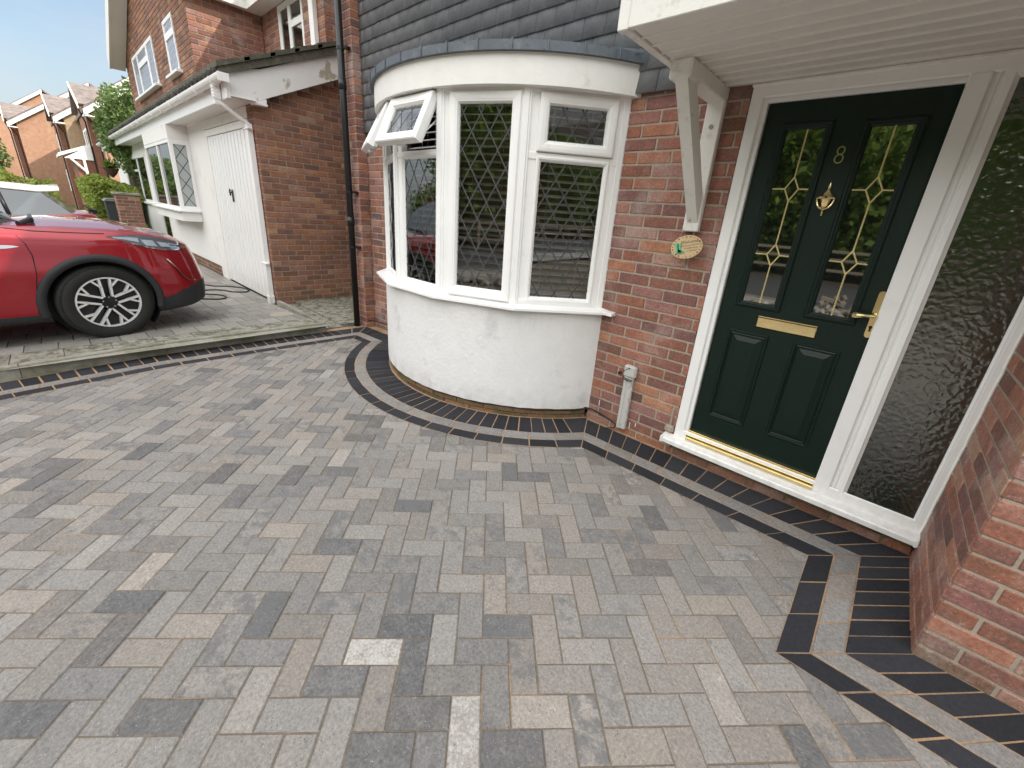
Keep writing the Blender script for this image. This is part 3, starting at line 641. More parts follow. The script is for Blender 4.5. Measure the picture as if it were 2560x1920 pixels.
def window_parts(i, kind, open_al=None):
    f = FC[i]; L = f.L
    fr = MB()
    sl_, sr_ = {4: (.13, .878), 3: (.135, .95), 2: (.16, .97), 1: (.16, .97), 0: (.16, .97)}[i]
    slab(fr, f, .022, .9055, L * sl_, 2.2135, -.05, -.003, .002); slab(fr, f, L * sr_, .9055, L - .022, 2.2135, -.05, -.003, .002)
    if kind == 'tall':
        ring(fr, f, L * .128, .906, L * .957, 2.217, SASH); w_ = fr.build('window', 'upvc', house); g = (L * .267, 1.001, L * .825, 2.141)
        g = (L * .128 + .068, .974, L * .957 - .068, 2.149)
        pane(f, *g, -.012, w_); lm = MB(); lattice(lm, f, *g, .128, .215, -.011, ph=(.02, .05)); lm.build('lead_lattice', 'lead_came', w_)
        return
    lo = (L * .135, .925, L * .86, 1.862) if i == 4 else (L * .155, .922, L * .975, 1.860)
    slab(fr, f, .0 + .02, 1.842, L - .02, 1.884, -.04, .004); slab(fr, f, .02, .905, L - .02, .935, -.04, .003)
    if i == 4: slab(fr, f, L * .86 - .005, .905, L - .01, 2.214, -.04, .002)
    ring(fr, f, *lo, BEAD); w_ = fr.build('window', 'upvc', house)
    g = (lo[0] + .03, lo[1] + .03, lo[2] - .03, lo[3] - .03)
    pane(f, *g, -.012, w_); lm = MB(); lattice(lm, f, *g, .128, .215, -.011, ph=(.05, .03)); lm.build('lead_lattice', 'lead_came', w_)
    # top light
    sm = MB()
    if open_al is None:
        s = (L * .125, 1.887, L * .882, 2.218); ring(sm, f, *s, SASH); so2 = sm.build('sash', 'upvc', w_)
        g = (s[0] + .068, s[1] + .068, s[2] - .068, s[3] - .068)
        mb2 = MB(); mb2.add([f.p(g[0], g[1], -.012), f.p(g[2], g[1], -.012), f.p(g[2], g[3], -.012), f.p(g[0], g[3], -.012)], [(0, 1, 2, 3)]); lattice(lm2 := MB(), f, *g, .128, .215, -.011, ph=(.03, .06))
        o1 = mb2.build('pane', 'pane_clear', w_); lm2.build('lead_lattice', 'lead_came', w_)
    else:
        s0, s1 = (L * .05, L * .955) if i == 2 else (L * .06, L * .93)
        T = TF(tilt(f, 2.215, open_al)); ring(sm, T, s0, -.335, s1, 0, SASH)
        for (a, b, c, d) in ((s0 + .012, -.323, s1 - .012, -.012),): ring(sm, T, a, b, c, d, [(0, -.03), (0, -.048), (.012, -.052), (.05, -.052), (.056, -.03)])
        so2 = sm.build('sash', 'upvc', w_)
        g = (s0 + .066, -.335 + .066, s1 - .066, -.066); mb2 = MB(); mb2.add([T.p(g[0], g[1], -.01), T.p(g[2], g[1], -.01), T.p(g[2], g[3], -.01), T.p(g[0], g[3], -.01)], [(0, 1, 2, 3)]); mb2.build('pane', 'pane_clear', w_)
        lm2 = MB(); lattice(lm2, T, *g, .128, .215, -.009, ph=(.03, .06)); lm2.build('lead_lattice', 'lead_came', w_)
        h = MB()
        for s_ in (s0 + .03, s1 - .03):
            h.tube([T.p(s_, -.24, -.05), f.p(s_, 2.06, -.01)], .005, 6); h.tube([T.p(s_, -.05, -.05), f.p(s_, 2.10, -.01)], .004, 6)
        h.cbox((-.05, -.02, 0), (.05, 0, .018), .003, M=Matrix.Translation(T.p((s0 + s1) / 2, -.33, -.055))); h.build('window_stay', 'rim_metal', w_)
window_parts(4, 'top'); window_parts(3, 'tall'); window_parts(2, 'top', R(26)); window_parts(1, 'top', R(28)); window_parts(0, 'top')
# room behind the bay
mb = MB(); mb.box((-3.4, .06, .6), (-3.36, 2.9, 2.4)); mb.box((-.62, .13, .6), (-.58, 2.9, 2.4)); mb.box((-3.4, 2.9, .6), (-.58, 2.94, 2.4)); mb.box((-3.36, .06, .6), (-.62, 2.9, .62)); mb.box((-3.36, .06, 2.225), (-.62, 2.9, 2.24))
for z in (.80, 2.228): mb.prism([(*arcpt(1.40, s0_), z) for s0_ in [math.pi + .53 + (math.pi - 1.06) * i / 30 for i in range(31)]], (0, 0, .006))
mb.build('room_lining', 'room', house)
mb = MB(); mb.box((-3.27, .02, .906), (-.76, .55, .925)); mb.build('inner_sill', 'upvc', house)
# venetian blinds
for i, f in enumerate(FC):
    g = Fr(cs[i], cs[i + 1]); mb = MB(); z = .97
    while z < 2.18:
        M_ = g.M() @ Matrix.Translation((0, .095, z)) @ Matrix.Rotation(R(16), 4, 'X')
        mb.box((.06, -.025, -.0035), (g.L - .06, .025, .0035), M=M_); z += .0475
    for u in (.2, g.L - .2):
        for dd in (.11, .16): mb.tube([g.p(u, .95, -dd), g.p(u, 2.2, -dd)], .0012, 4)
    mb.box((.07, -.03, 2.17), (g.L - .07, .03, 2.21), M=g.M() @ Matrix.Translation((0, .135, 0)))
    nm = ['far left facet, mostly out of sight', 'left facet beside the downpipe', 'facet with the wide open top light', 'tall undivided casement', 'right facet next to the brick wall'][i]
    mb.build('venetian_blind', 'blind', label='slatted blind inside the bay, behind the ' + nm, cat='blind', group='venetian blinds inside the bay window')
# cables along the plinth
def cable(pts, r=.004, name='cable', parent=house, m_='cable_black', **k):
    P = []
    pts = [Vector(p) for p in pts]
    for i in range(len(pts) - 1):
        a = pts[max(0, i - 1)]; b = pts[i]; c = pts[i + 1]; d = pts[min(len(pts) - 1, i + 2)]
        for j in range(6):
            t = j / 6; P.append(.5 * ((2 * b) + (c - a) * t + (2 * a - 5 * b + 4 * c - d) * t * t + (3 * b - a - 3 * c + d) * t ** 3))
    P.append(pts[-1]); mb = MB(); mb.tube(P, r, 7); return mb.build(name, m_, parent, True, **k)
aa = math.asin(.706 / 1.47)
for dz, ph in ((.093, 0), (.080, 1.3)):
    cable([(-4.05, -.13, .10), (-3.9, -.02, .085), (-3.5, -.012, .10)] + [(*arcpt(1.462 + .006 * math.sin(i * 2 + ph), math.pi + aa + .05 + (math.pi - 2 * aa - .1) * i / 22), dz - .012 * math.sin(i / 22 * math.pi * 1.0 + ph) ** 2 * (1 + .4 * math.sin(i))) for i in range(23)] + [(-.68, -.015, .095), (-.55, -.012, .075 + ph * .004), (-.44, -.015, .055)], .0038)
cable([(-.44, -.02, .07), (-.45, -.03, .03), (-.50, -.05, .012), (-.52, -.06, .004)], .004)
# plastic cable cover
mb = MB(); f = Fr((-.441, 0), (-.353, 0)); mb.cbox((-.436, -.034, .045), (-.364, -.001, .46), .006); mb.cbox((-.430, -.038, .045), (-.426 + .02, -.03, .46), .002); mb.cbox((-.445, -.045, .458), (-.352, -.001, .548), .012)
for z in (.12, .25, .36): mb.cbox((-.366, -.036, z), (-.360, -.02, z + .03), .001)
mb.build('cable_cover', 'pvc_grey', house); mb = MB(); mb.tube([(-.486, .0, .463), (-.486, -.018, .463)], .011, 10); mb.tube([(-.40, -.046, .53), (-.40, -.05, .53)], .005, 8); mb.build('overflow_stub', 'cable_black', house)
cable([(-.44, -.05, .455), (-.40, -.055, .452), (-.36, -.05, .449)], .003); cable([(-.44, -.05, .445), (-.40, -.055, .442), (-.36, -.05, .440)], .003)
cable([(-.478, -.02, .465), (-.45, -.04, .49), (-.41, -.048, .527)], .002)
# paint drips and mortar smears on the brick
mb = MB()
for (x, z, l_) in ((-.345, .06, .05), (-.62, .14, .05), (-.30, .09, .03)): mb.cbox((x, -.0042, z), (x + .006, -.002, z + l_), .001)
mb.build('paint_drip', 'upvc', house)
mb = MB(); mb.cbox((-.085, -.02, .16), (-.022, -.001, .215), .012); mb.cbox((-.06, -.012, .21), (-.045, -.001, .30), .006); mb.build('mortar_lump', 'mortar', house)
# door frame, sill, door
DF = Fr((0, 0), (1, 0))
mb = MB()
ring(mb, DF, -.016, .148, 1.268, 2.215, [(0, -.05), (0, .002), (.004, .006), (.055, .006), (.062, .0)])
# jambs and mullions
slab(mb, DF, .035, .150, .070, 2.164, -.06, -.004, .004); slab(mb, DF, .060, 2.1305, .865, 2.165, -.06, -.0065)
slab(mb, DF, .789, .1505, .860, 2.160, -.06, .008, .006); slab(mb, DF, .858, .1508, .893, 2.170, -.06, -.006, .004); slab(mb, DF, .868, .1509, .882, 2.165, -.01, .000, .004)
slab(mb, DF, .889, .1505, .902, 2.165, -.06, .003, .004)
ring(mb, DF, .896, .160, 1.245, 2.168, [(0, .0), (.004, .006), (.022, .007), (.030, -.002), (.038, -.008), (.044, -.03)])
mb.build('door_frame', 'upvc', house)
mb = MB()
mb.prism([(-.075, .02, .104), (-.075, -.072, .104), (-.075, -.079, .108), (-.075, -.080, .134), (-.075, -.074, .141), (-.075, -.03, .150), (-.075, .02, .152)], (1.3235, 0, 0)); mb.cbox((-.078, -.0815, .102), (-.060, .0, .146), .003); mb.cbox((1.232, -.0815, .102), (1.2475, -.001, .146), .003)
mb.build('door_sill', 'upvc', house)
door = MB(); DS = Fr((0, .026), (1, .026)); slab(door, DS, .074, .215, .786, 2.132, -.044, 0, .002); door = door.build('front_door', 'door_green', house)
MOULD = [(0, -.004), (0, .006), (.006, .012), (.014, .013), (.019, .009), (.024, .010), (.030, .006), (.036, .0)]
mb = MB(); ring(mb, DS, .154, 1.090, .382, 2.034, MOULD); ring(mb, DS, .495, 1.090, .716, 2.026, MOULD); mb.build('glazing_moulding', 'door_green', door)
for (a, b, c, d) in ((.186, 1.121, .350, 2.001), (.527, 1.121, .684, 1.993)):
    mb = MB(); mb.add([DS.p(a, b, .0015), DS.p(c, b, .0015), DS.p(c, d, .0015), DS.p(a, d, .0015)], [(0, 1, 2, 3)]); mb.build('door_pane', 'pane', door)
mb = MB(); P2 = []
def came(p, q, wd=.0035):
    u0, z0 = p; u1, z1 = q; L = math.hypot(u1 - u0, z1 - z0); nu, nz = -(z1 - z0) / L * wd, (u1 - u0) / L * wd
    mb.add([DS.p(u0 - nu, z0 - nz, .002), DS.p(u1 - nu, z1 - nz, .002), DS.p(u1, z1, .005), DS.p(u0, z0, .005), DS.p(u0 + nu, z0 + nz, .002), DS.p(u1 + nu, z1 + nz, .002)], [(0, 1, 2, 3), (3, 2, 5, 4)])
for (xc, xl, xr) in ((.275, .187, .351), (.612, .528, .683)):
    mb = MB()
    came((xc, 2.0), (xc, 1.781)); came((xc, 1.668), (xc, 1.448)); came((xc, 1.332), (xc, 1.122))
    for zc in (1.7245, 1.390):
        for s in (1, -1):
            for t in (1, -1): came((xc + s * .031, zc), (xc, zc + t * .057))
        came((xl, zc), (xc - .031, zc)); came((xc + .031, zc), (xr, zc))
    mb.build('brass_came', 'brass_came', door)

PAN = [(0, -.003), (0, .004), (.005, .009), (.012, .009), (.017, .003), (.022, .005), (.028, -.001), (.034, .0005), (.060, .009)]
mb = MB(); ring(mb, DS, .152, .363, .369, .948, PAN, close=True); ring(mb, DS, .490, .368, .703, .951, PAN, close=True); mb.build('door_panel', 'door_green', door)
mb = MB(); slab(mb, DS, .283, .985, .578, 1.060, 0, .004, .002); mb.build('letterbox_surround', 'black_plastic', door)
mb = MB(); slab(mb, DS, .288, .989, .572, 1.046, .003, .010, .003); slab(mb, DS, .288, 1.048, .572, 1.0545, .003, .008, .001); mb.build('letterbox', 'brass', door)
# numeral 8 (two rings of flat brass)
mb = MB()
def flat_ring(cx, cz, rx, rz, wd, d0, d1, n=36):
    vs = []
    for i in range(n):
        a = 2 * math.pi * i / n
        for (k_, d) in ((1, d0), (1, d1), (0, d1), (0, d0)):
            vs.append(DS.p(cx + (rx - (0 if k_ else wd)) * math.cos(a), cz + (rz - (0 if k_ else wd)) * math.sin(a), d))
    mb.add(vs, [(i * 4 + j, ((i + 1) % n) * 4 + j, ((i + 1) % n) * 4 + (j + 1) % 4, i * 4 + (j + 1) % 4) for i in range(n) for j in range(4)])
flat_ring(.4375, 1.8985, .0165, .0195, .0055, 0, .004); flat_ring(.4375, 1.8625, .019, .0215, .0055, 0, .0045); mb.build('house_number', 'brass_dull', door)
# urn knocker
mb = MB(); kx = .4375
def lathe(cx, cz, prof, d=.008, flat=.45):
    n = 14; vs = []
    for (z, r) in prof:
        for j in range(n):
            a = 2 * math.pi * j / n; vs.append(DS.p(cx + r * math.cos(a), cz + z, d + r * flat * math.sin(a)))
    mb.add(vs, [(i * n + j, i * n + (j + 1) % n, (i + 1) * n + (j + 1) % n, (i + 1) * n + j) for i in range(len(prof) - 1) for j in range(n)])
lathe(kx, 1.678, [(-.078, .001), (-.074, .004), (-.068, .003), (-.060, .005), (-.050, .004), (-.040, .006), (-.032, .012), (-.022, .016), (-.008, .021), (.002, .024), (.008, .033), (.013, .034), (.017, .026), (.024, .018), (.034, .011), (.042, .006), (.052, .005), (.058, .007), (.064, .004), (.078, .0008)])
mb.tube([DS.p(kx + .036 * math.cos(a), 1.684 + .052 * math.sin(a) * (1 if math.sin(a) > 0 else 1), .018) for a in [math.pi + math.pi * i / 16 for i in range(17)]], .0042, 8)
mb.tube([DS.p(kx - .036, 1.684, .018), DS.p(kx + .036, 1.684, .018)], .005, 8); mb.build('knocker', 'brass', door)
mb = MB(); mb.tube([DS.p(kx, 1.688, .02), DS.p(kx, 1.688, .030)], .005, 10); mb.build('door_viewer', 'black_plastic', door)
mb = MB()
pl = []
for i in range(13):
    a = math.pi * i / 12; pl.append((.779 + .0145 * math.cos(a), 1.262 + .0145 * math.sin(a)))
for i in range(13):
    a = math.pi + math.pi * i / 12; pl.append((.779 + .0145 * math.cos(a), 1.060 + .0145 * math.sin(a)))
mb.prism([DS.p(u, z, 0.0) for u, z in pl][::-1], DS.n * .009); mb.tube([DS.p(.779, 1.158, .005), DS.p(.779, 1.158, .045)], [.013, .008], 12)
mb.tube([DS.p(.779, 1.158, .045), DS.p(.760, 1.157, .048), DS.p(.742, 1.156, .048), DS.p(.730, 1.154, .048), DS.p(.712, 1.152, .048), DS.p(.696, 1.150, .048), DS.p(.690, 1.150, .048)], [.010, .009, .008, .012, .0165, .013, .003], 14)
mb.build('door_handle', 'brass', door, False)
mb = MB(); mb.tube([DS.p(.779, 1.099, .009), DS.p(.779, 1.099, .0105)], .0075, 12); mb.box((-.004, -.0105, -.02), (.004, -.0085, 0), M=DS.M() @ Matrix.Translation((.779, 0, 1.097))); mb.build('keyhole', 'black_plastic', door)
mb = MB(); TH = Fr((0, 0), (1, 0))
for (z0, z1, d) in ((.156, .172, .030), (.172, .176, .022), (.176, .192, .026), (.192, .197, .012), (.197, .208, .014), (.208, .218, .004)): slab(mb, TH, .0655, z0, .7885, z1, -.03, d - .012, .0015)
mb.build('door_threshold', 'brass', house)
mb = MB(); SG = Fr((0, .012), (1, .012)); mb.add([SG.p(.93, .195, 0), SG.p(1.215, .195, 0), SG.p(1.215, 2.135, 0), SG.p(.93, 2.135, 0)], [(0, 1, 2, 3)]); mb.build('sidelight_pane', 'pane_rain', house)
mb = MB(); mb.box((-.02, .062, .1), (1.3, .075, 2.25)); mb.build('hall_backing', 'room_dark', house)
mb = MB(); mb.tube([(1.2475 + .0009 * math.sin(z * 33) + .0006 * math.sin(z * 71), -.008, z) for z in [.15 + i * .05 for i in range(41)]], .0045, 6); mb.build('sealant', 'upvc_old', house)
mb = MB(); slab(mb, DF, -.022, 2.206, 1.248, 2.2212, -.02, .014, .004); mb.build('head_trim', 'upvc_old', house)
# canopy
mb = MB(); y = -.905; k = 0
while y < -.004:
    y2 = min(-.004, y + .094); mb.cbox((-.245, y + .002, 2.2215), (4.6, y2 - .005, 2.235), .003); mb.box((-.245, y2 - .006, 2.228), (4.6, y2 + .003, 2.233)); mb.cbox((-.245, y2 - .0065, 2.2125), (4.6, y2 - .0005, 2.229), .0008) if y2 < -.05 else None; y = y2
canopy = thing('door_canopy', 'white boarded canopy over the green front door and sidelight', 'canopy', (0, -.4, 2.22))
mb.box((-.245, -.012, 2.2225), (1.246, .06, 2.236)); mb.build('soffit', 'soffit', canopy)
mb = MB(); mb.cbox((-.285, -.935, 2.213), (4.6, -.905, 2.43), .003); mb.cbox((-.285, -.905, 2.213), (-.25, -.047, 2.40), .003); mb.cbox((-.291, -.941, 2.208), (-.245, -.90, 2.44), .003); mb.build('fascia', 'paint_white', canopy)
mb = MB(); mb.prism([(-.30, -.97, 2.432), (-.30, -.05, 2.80), (-.30, -.05, 2.83), (-.30, -.97, 2.46)], (4.9, 0, 0)); mb.build('canopy_roof', 'slate', canopy)
# gallows bracket
br = thing('gallows_bracket', 'white timber gallows bracket holding up the canopy left of the door', 'bracket', (-.18, 0, 1.5))
mb = MB()
mb.cbox((-.226, -.042, 1.478), (-.134, -.001, 2.165), .005); mb.build('wall_post', 'paint_white', br)
mb = MB(); mb.cbox((-.232, -.53, 2.150), (-.134, -.001, 2.2195), .006); mb.cbox((-.235, -.545, 2.135), (-.130, -.435, 2.217), .009); mb.build('arm', 'paint_white', br)
mb = MB(); a = Vector((-.175, -.485, 2.150)); b = Vector((-.175, -.05, 1.61))
d = (b - a).normalized(); nn = Vector((0, -d.z, d.y)); hw_ = .046; hx = .030
vs = []
for P, cut in ((a, 1), (b, 1)):
    for sx, sn in ((-1, -1), (1, -1), (1, 1), (-1, 1)):
        q = P + Vector((sx * hx, 0, 0)) + nn * hw_ * sn
        if P is a: q = q + d * ((2.150 - q.z) / d.z)
        else: q = q + d * ((-.0415 - q.y) / d.y)
        vs.append(q)
mb.add(vs, [(0, 1, 5, 4), (1, 2, 6, 5), (2, 3, 7, 6), (3, 0, 4, 7), (0, 3, 2, 1), (4, 5, 6, 7)]); mb.build('brace', 'paint_white', br)
mb = MB(); mb.tube([(-.18, -.042, 2.03), (-.18, -.047, 2.03)], .012, 12); mb.tube([(-.18, -.042, 1.572), (-.18, -.045, 1.572)], .003, 8); mb.tube([(-.187, -.042, 1.541), (-.187, -.062, 1.545)], .005, 8); mb.build('screw', 'screw', br)
# welcome sign
SX, SZ, SR = -.168, 1.389, R(14)
sign = thing('welcome_sign', 'small oval wooden welcome sign with green wellington boots hanging from the bracket', 'sign', (SX, -.066, SZ))
def sp_(u, v, d=0): return Vector((SX + u * math.cos(SR) - v * math.sin(SR), -.066 - d, SZ + u * math.sin(SR) + v * math.cos(SR)))
mb = MB(); n = 48; rx, rz = .094, .067
fr_ = [sp_(rx * math.cos(2 * math.pi * i / n), rz * math.sin(2 * math.pi * i / n), 0) for i in range(n)]; mb.prism(fr_, (0, -.005, 0)); mb.build('sign_board', 'wood_board', sign)
def text(s, size, u, v, m_, parent, name='lettering', rot=0, sh=0.25):
    cu_ = bpy.data.curves.new(name, 'FONT'); cu_.body = s; cu_.size = size; cu_.extrude = .0002; cu_.shear = sh; cu_.align_x = 'CENTER'
    o = bpy.data.objects.new(name, cu_); COL.objects.link(o); bpy.context.view_layer.update()
    me = bpy.data.meshes.new_from_object(o.evaluated_get(bpy.context.evaluated_depsgraph_get())); bpy.data.objects.remove(o)
    p = sp_(u, v, .0054); M_ = Matrix.Translation(p) @ Matrix.Rotation(-(SR + rot), 4, Vector((0, 1, 0))) @ Matrix.Rotation(R(90), 4, 'X'); me.transform(M_)
    me.materials.clear(); me.materials.append(MATS[m_]); o = bpy.data.objects.new(name, me); COL.objects.link(o); o.parent = parent; o.matrix_parent_inverse = parent.matrix_world.inverted()
text('Welcome', .026, .018, .020, 'ink', sign); text('Leave your worries', .0128, .022, .004, 'ink', sign); text('& muddy boots', .0128, .026, -.012, 'ink', sign); text('at the door', .0128, .030, -.028, 'ink', sign)
def boot(u, v, s, nm='boot'):
    pts = [(-.012, .03), (.010, .03), (.010, .0), (.013, -.008), (.026, -.014), (.030, -.020), (.030, -.025), (-.010, -.027), (-.012, -.018), (-.010, .0)]
    mb = MB(); P = [sp_(u + a * s, v + b * s, .005) for a, b in pts]; mb.prism(P[::-1], (0, -.006, 0)); Pc = [sp_(u + a * s * .86, v + b * s * .9, .005) for a, b in pts]; mb.prism(Pc[::-1], (0, -.0085, 0)); mb.prism([sp_(u + a * s, v + b * s, .005) for a, b in ((-.0135, .024), (.0115, .024), (.0115, .031), (-.0135, .031))][::-1], (0, -.0075, 0)); mb.build(nm, 'wellington_green', sign)
boot(-.052, -.004, 1.0); boot(-.040, -.006, 1.0)
mbs = {k: MB() for k in ('ink', 'ink_red', 'ink_purple', 'ink_green')}
for i in range(22):
    a = 2 * math.pi * i / 22 + .1; c_ = ['ink_green', 'ink', 'ink_red', 'ink_green', 'ink_purple', 'ink'][i % 6]; r_ = .0028 + .0018 * rnd(); u, v = (rx - .010) * math.cos(a), (rz - .009) * math.sin(a)
    mbs[c_].add([sp_(u + r_ * (1 + .5 * (j % 2)) * math.cos(j * .785), v + r_ * (1 + .5 * (j % 2)) * math.sin(j * .785), .0054) for j in range(8)], [tuple(range(8))])
for k_, q in mbs.items(): q.build('painted_flowers', k_, sign)
mb = MB(); mb.tube([sp_(-.050, .052, .002), (-.187, -.060, 1.541), sp_(.050, .053, .002)], .0011, 5); mb.build('hanging_string', 'string', sign)
# black downpipe
dp = thing('rain_downpipe', 'tall black plastic rain downpipe at the left corner of the house', 'downpipe', (-4.15, -.19, 0))
mb = MB(); mb.tube([(-4.145, -.185, .003), (-4.145, -.185, 4.9)], .036, 20); mb.build('pipe', 'black_plastic', dp, True)
mb = MB()
for z in (2.64, 1.24): mb.tube([(-4.145, -.185, z), (-4.145, -.185, z + .10)], .0415, 20)
mb.build('pipe_socket', 'black_plastic', dp, True)
for z in (3.0, 1.60, .98):
    mb = MB(); mb.tube([(-4.145, -.185, z), (-4.145, -.185, z + .03)], .041, 20); mb.cbox((-4.11, -.175, z + .004), (-4.045, -.122, z + .028), .003); mb.tube([(-4.055, -.15, z + .016), (-4.028, -.15, z + .016)], .006, 8); mb.build('pipe_clip', 'black_plastic', dp)
# ============================================================ NEIGHBOUR'S HOUSE
nb = thing('neighbour_house', 'neighbouring brick house with white garage doors, box bay and white gutter', 'house', (-8, 1, 0))
GX, GY = -5.82, -.57
def zrake(y): return 2.60 + .43 * (y + .57)
mb = MB(); f = Fr((GX, GY), (GX, 6.0)); f.n = Vector((1, 0, 0))
bricks(mb, f, 6.57, -.05, 4.6, zj=.03, ph=.0, opens=[(2.3, 0, 6.57, 4.6)], top=lambda z: (0.002 if z < 2.62 else min(2.3, (z - 2.60) / .43), 2.3)); 
mb.prism([(GX - .0065, GY + .006, -.05), (GX - .0065, 6, -.05), (GX - .0065, 6, 3.6), (GX - .0065, 1.0, 3.6), (GX - .0065, GY + .006, 2.62)], (-.2, 0, 0), mi=1)
mb.build('garage_side_wall', ['brick_brown', 'mortar_pale'], nb)
mb = MB(); f = Fr((-6.10, GY), (GX, GY)); bricks(mb, f, f.L - .003, -.03, 2.6, zj=.03, ph=.06); mb.build('garage_front_pier', ['brick_brown', 'mortar_pale'], nb)
# garage doors
NF = Fr((0, GY), (1, GY)); NF.L = 1
gd = MB()
def ribbed(mb, u0, u1):
    n = round((u1 - u0) / .155); w_ = (u1 - u0) / n; slab(mb, NF, u0, .02, u1, 2.35, -.02, -.004, .002)
    for i in range(n): slab(mb, NF, u0 + i * w_ + .012, .03, u0 + (i + 1) * w_ - .012, 2.34, -.006, .004, .006)
for (a, b) in ((-8.19, -7.085), (-7.075, -6.13)):
    mb = MB(); ribbed(mb, a, b); o = mb.build('garage_door', 'upvc', nb)
    if a < -8: 
        h = MB(); slab(h, NF, -7.19, 1.38, -7.165, 1.56, .012, .03, .004); slab(h, NF, -7.26, 1.51, -7.16, 1.53, .03, .05, .004); slab(h, NF, -7.27, 1.47, -7.25, 1.57, .02, .04, .004); h.build('handle', 'black_plastic', o)
mb = MB(); slab(mb, NF, -8.29, 0, -8.19, 2.45, -.03, .012, .004); slab(mb, NF, -6.14, 0, -6.09, 2.45, -.03, .012, .004); slab(mb, NF, -8.19, 2.355, -6.14, 2.45, -.03, .012, .004); slab(mb, NF, -8.3, 2.46, -6.08, 2.60, -.03, .006, .004); mb.build('garage_door_frame', 'upvc_old', nb)
mb = MB(); slab(mb, NF, -20.8, .19, -8.29, 2.60, -.12, 0, .003); slab(mb, NF, -8.62, -.0, -8.29, 2.6, -.12, .008, .003); mb.build('rendered_wall', 'render_neighbour', nb)
mb = MB(); f = Fr((-20.8, GY + .02), (-8.33, GY + .02)); bricks(mb, f, f.L, -.05, .19, zj=.03); mb.build('rendered_wall_plinth', ['brick_brown', 'mortar'], nb)
# box bay
bx = MB(); bx.cbox((-12.1, -.88, .94), (-9.50, -.571, 1.11), .003); bx.cbox((-12.1, -.88, 2.36), (-9.50, -.571, 2.598), .003); bx.build('box_bay_panel', 'render_neighbour', nb)
bx = MB(); bx.cbox((-12.18, -.94, 1.112), (-9.44, -.571, 1.145), .004)
for x in (-12.1, -10.75, -9.56): bx.cbox((x, -.88, 1.145), (x + .06, -.82, 2.36), .004)
bx.cbox((-12.04, -.875, 1.145), (-9.56, -.83, 1.20), .003); bx.cbox((-12.04, -.875, 2.30), (-9.56, -.83, 2.36), .003); bx.cbox((-9.555, -.82, 1.145), (-9.505, -.571, 1.215), .003); bx.cbox((-9.555, -.82, 2.28), (-9.505, -.571, 2.36), .003); bx.cbox((-9.553, -.625, 1.145), (-9.507, -.571, 2.3), .003)
w1 = bx.build('box_bay_window', 'upvc', nb)
f = Fr((-12.04, -.85), (-9.56, -.85)); pane(f, 0, 1.2, 2.48, 2.3, 0, w1, 'pane')
f = Fr((-9.53, -.82), (-9.53, -.60)); f.n = Vector((1, 0, 0)); mb = MB(); mb.add([f.p(0, 1.2, 0), f.p(.22, 1.2, 0), f.p(.22, 2.29, 0), f.p(0, 2.29, 0)], [(0, 1, 2, 3)]); mb.build('pane', 'pane_obscure', w1)
mb = MB(); lattice(mb, f, 0, 1.215, .2, 2.28, .19, .27, .002, .006); mb.build('lead_lattice', 'lead_came', w1)
# porch door and window group beyond
for (u0, z0, u1, z1, mull, tr) in ((-13.7, .1, -12.75, 2.35, [], None), (-18.6, 1.12, -14.6, 2.32, [-17.6, -16.0], 1.95)):
    mb = MB(); ring(mb, NF, u0, z0, u1, z1, [(0, -.02), (0, .02), (.06, .02), (.07, .0)])
    for x in mull: slab(mb, NF, x - .06, z0 + .05, x + .06, z1 - .05, 0, .018)
    if tr: slab(mb, NF, mull[0] + .06, tr - .03, mull[1] - .06, tr + .03, 0, .016); slab(mb, NF, u0 - .1, z0 - .05, u1 + .1, z0, 0, .07)
    w1 = mb.build('porch_door' if not mull else 'porch_window', 'upvc', nb); pane(NF, u0 + .06, z0 + .06, u1 - .06, z1 - .06, .004, w1, 'pane')
# eaves, gutter, verge, pent roof
mb = MB(); mb.cbox((-20.9, -.84, 2.60), (-5.66, -.572, 2.612), .003); mb.build('eaves_soffit', 'soffit', nb)
mb = MB(); mb.cbox((-20.9, -.862, 2.585), (-5.70, -.842, 2.80), .003); mb.build('eaves_fascia', 'upvc', nb)
mb = MB(); vs = []; prof = [(math.cos(a), math.sin(a)) for a in [math.pi + math.pi * i / 8 for i in range(9)]]
for x in (-20.9, -5.54):
    for (c_, s_) in prof: vs.append((x, -.925 + c_ * .058, 2.80 + s_ * .07))
    for (c_, s_) in prof[::-1]: vs.append((x, -.925 + c_ * .052, 2.80 + s_ * .062))
mb.add(vs, [(i, i + 1, 19 + i, 18 + i) for i in range(17)]); mb.cbox((-5.545, -.985, 2.715), (-5.535, -.865, 2.805), .002)
for i in range(18):
    x = -5.9 - i * .82; mb.tube([(x, -.925 + c_ * .064, 2.80 + s_ * .076) for c_, s_ in prof], .008, 6); mb.cbox((x - .02, -.87, 2.77), (x + .02, -.862, 2.83), .001)
gut = mb.build('gutter', 'upvc', nb)
mb = MB(); mb.cbox((-6.02, -.95, 2.58), (-5.94, -.87, 2.74), .004)
for z in (2.70, 2.665, 2.63, 2.60): mb.cbox((-6.025, -.956, z), (-5.935, -.866, z + .008), .002)
mb.prism([(-6.012, -.945, 2.60), (-5.948, -.945, 2.60), (-5.948, -.945, 2.53), (-6.012, -.945, 2.53)], (0, .06, .0))
for a, b in (((-5.98, -.91, 2.57), (-5.93, -.61, 2.36)),):
    A_, B_ = Vector(a), Vector(b)
    vs = [A_ + Vector((sx, sy, 0)) for sx, sy in ((-.032, -.032), (.032, -.032), (.032, .032), (-.032, .032))] + [B_ + Vector((sx, sy, 0)) for sx, sy in ((-.032, -.032), (.032, -.032), (.032, .032), (-.032, .032))]
    mb.add(vs, [(0, 1, 5, 4), (1, 2, 6, 5), (2, 3, 7, 6), (3, 0, 4, 7), (0, 3, 2, 1), (4, 5, 6, 7)])
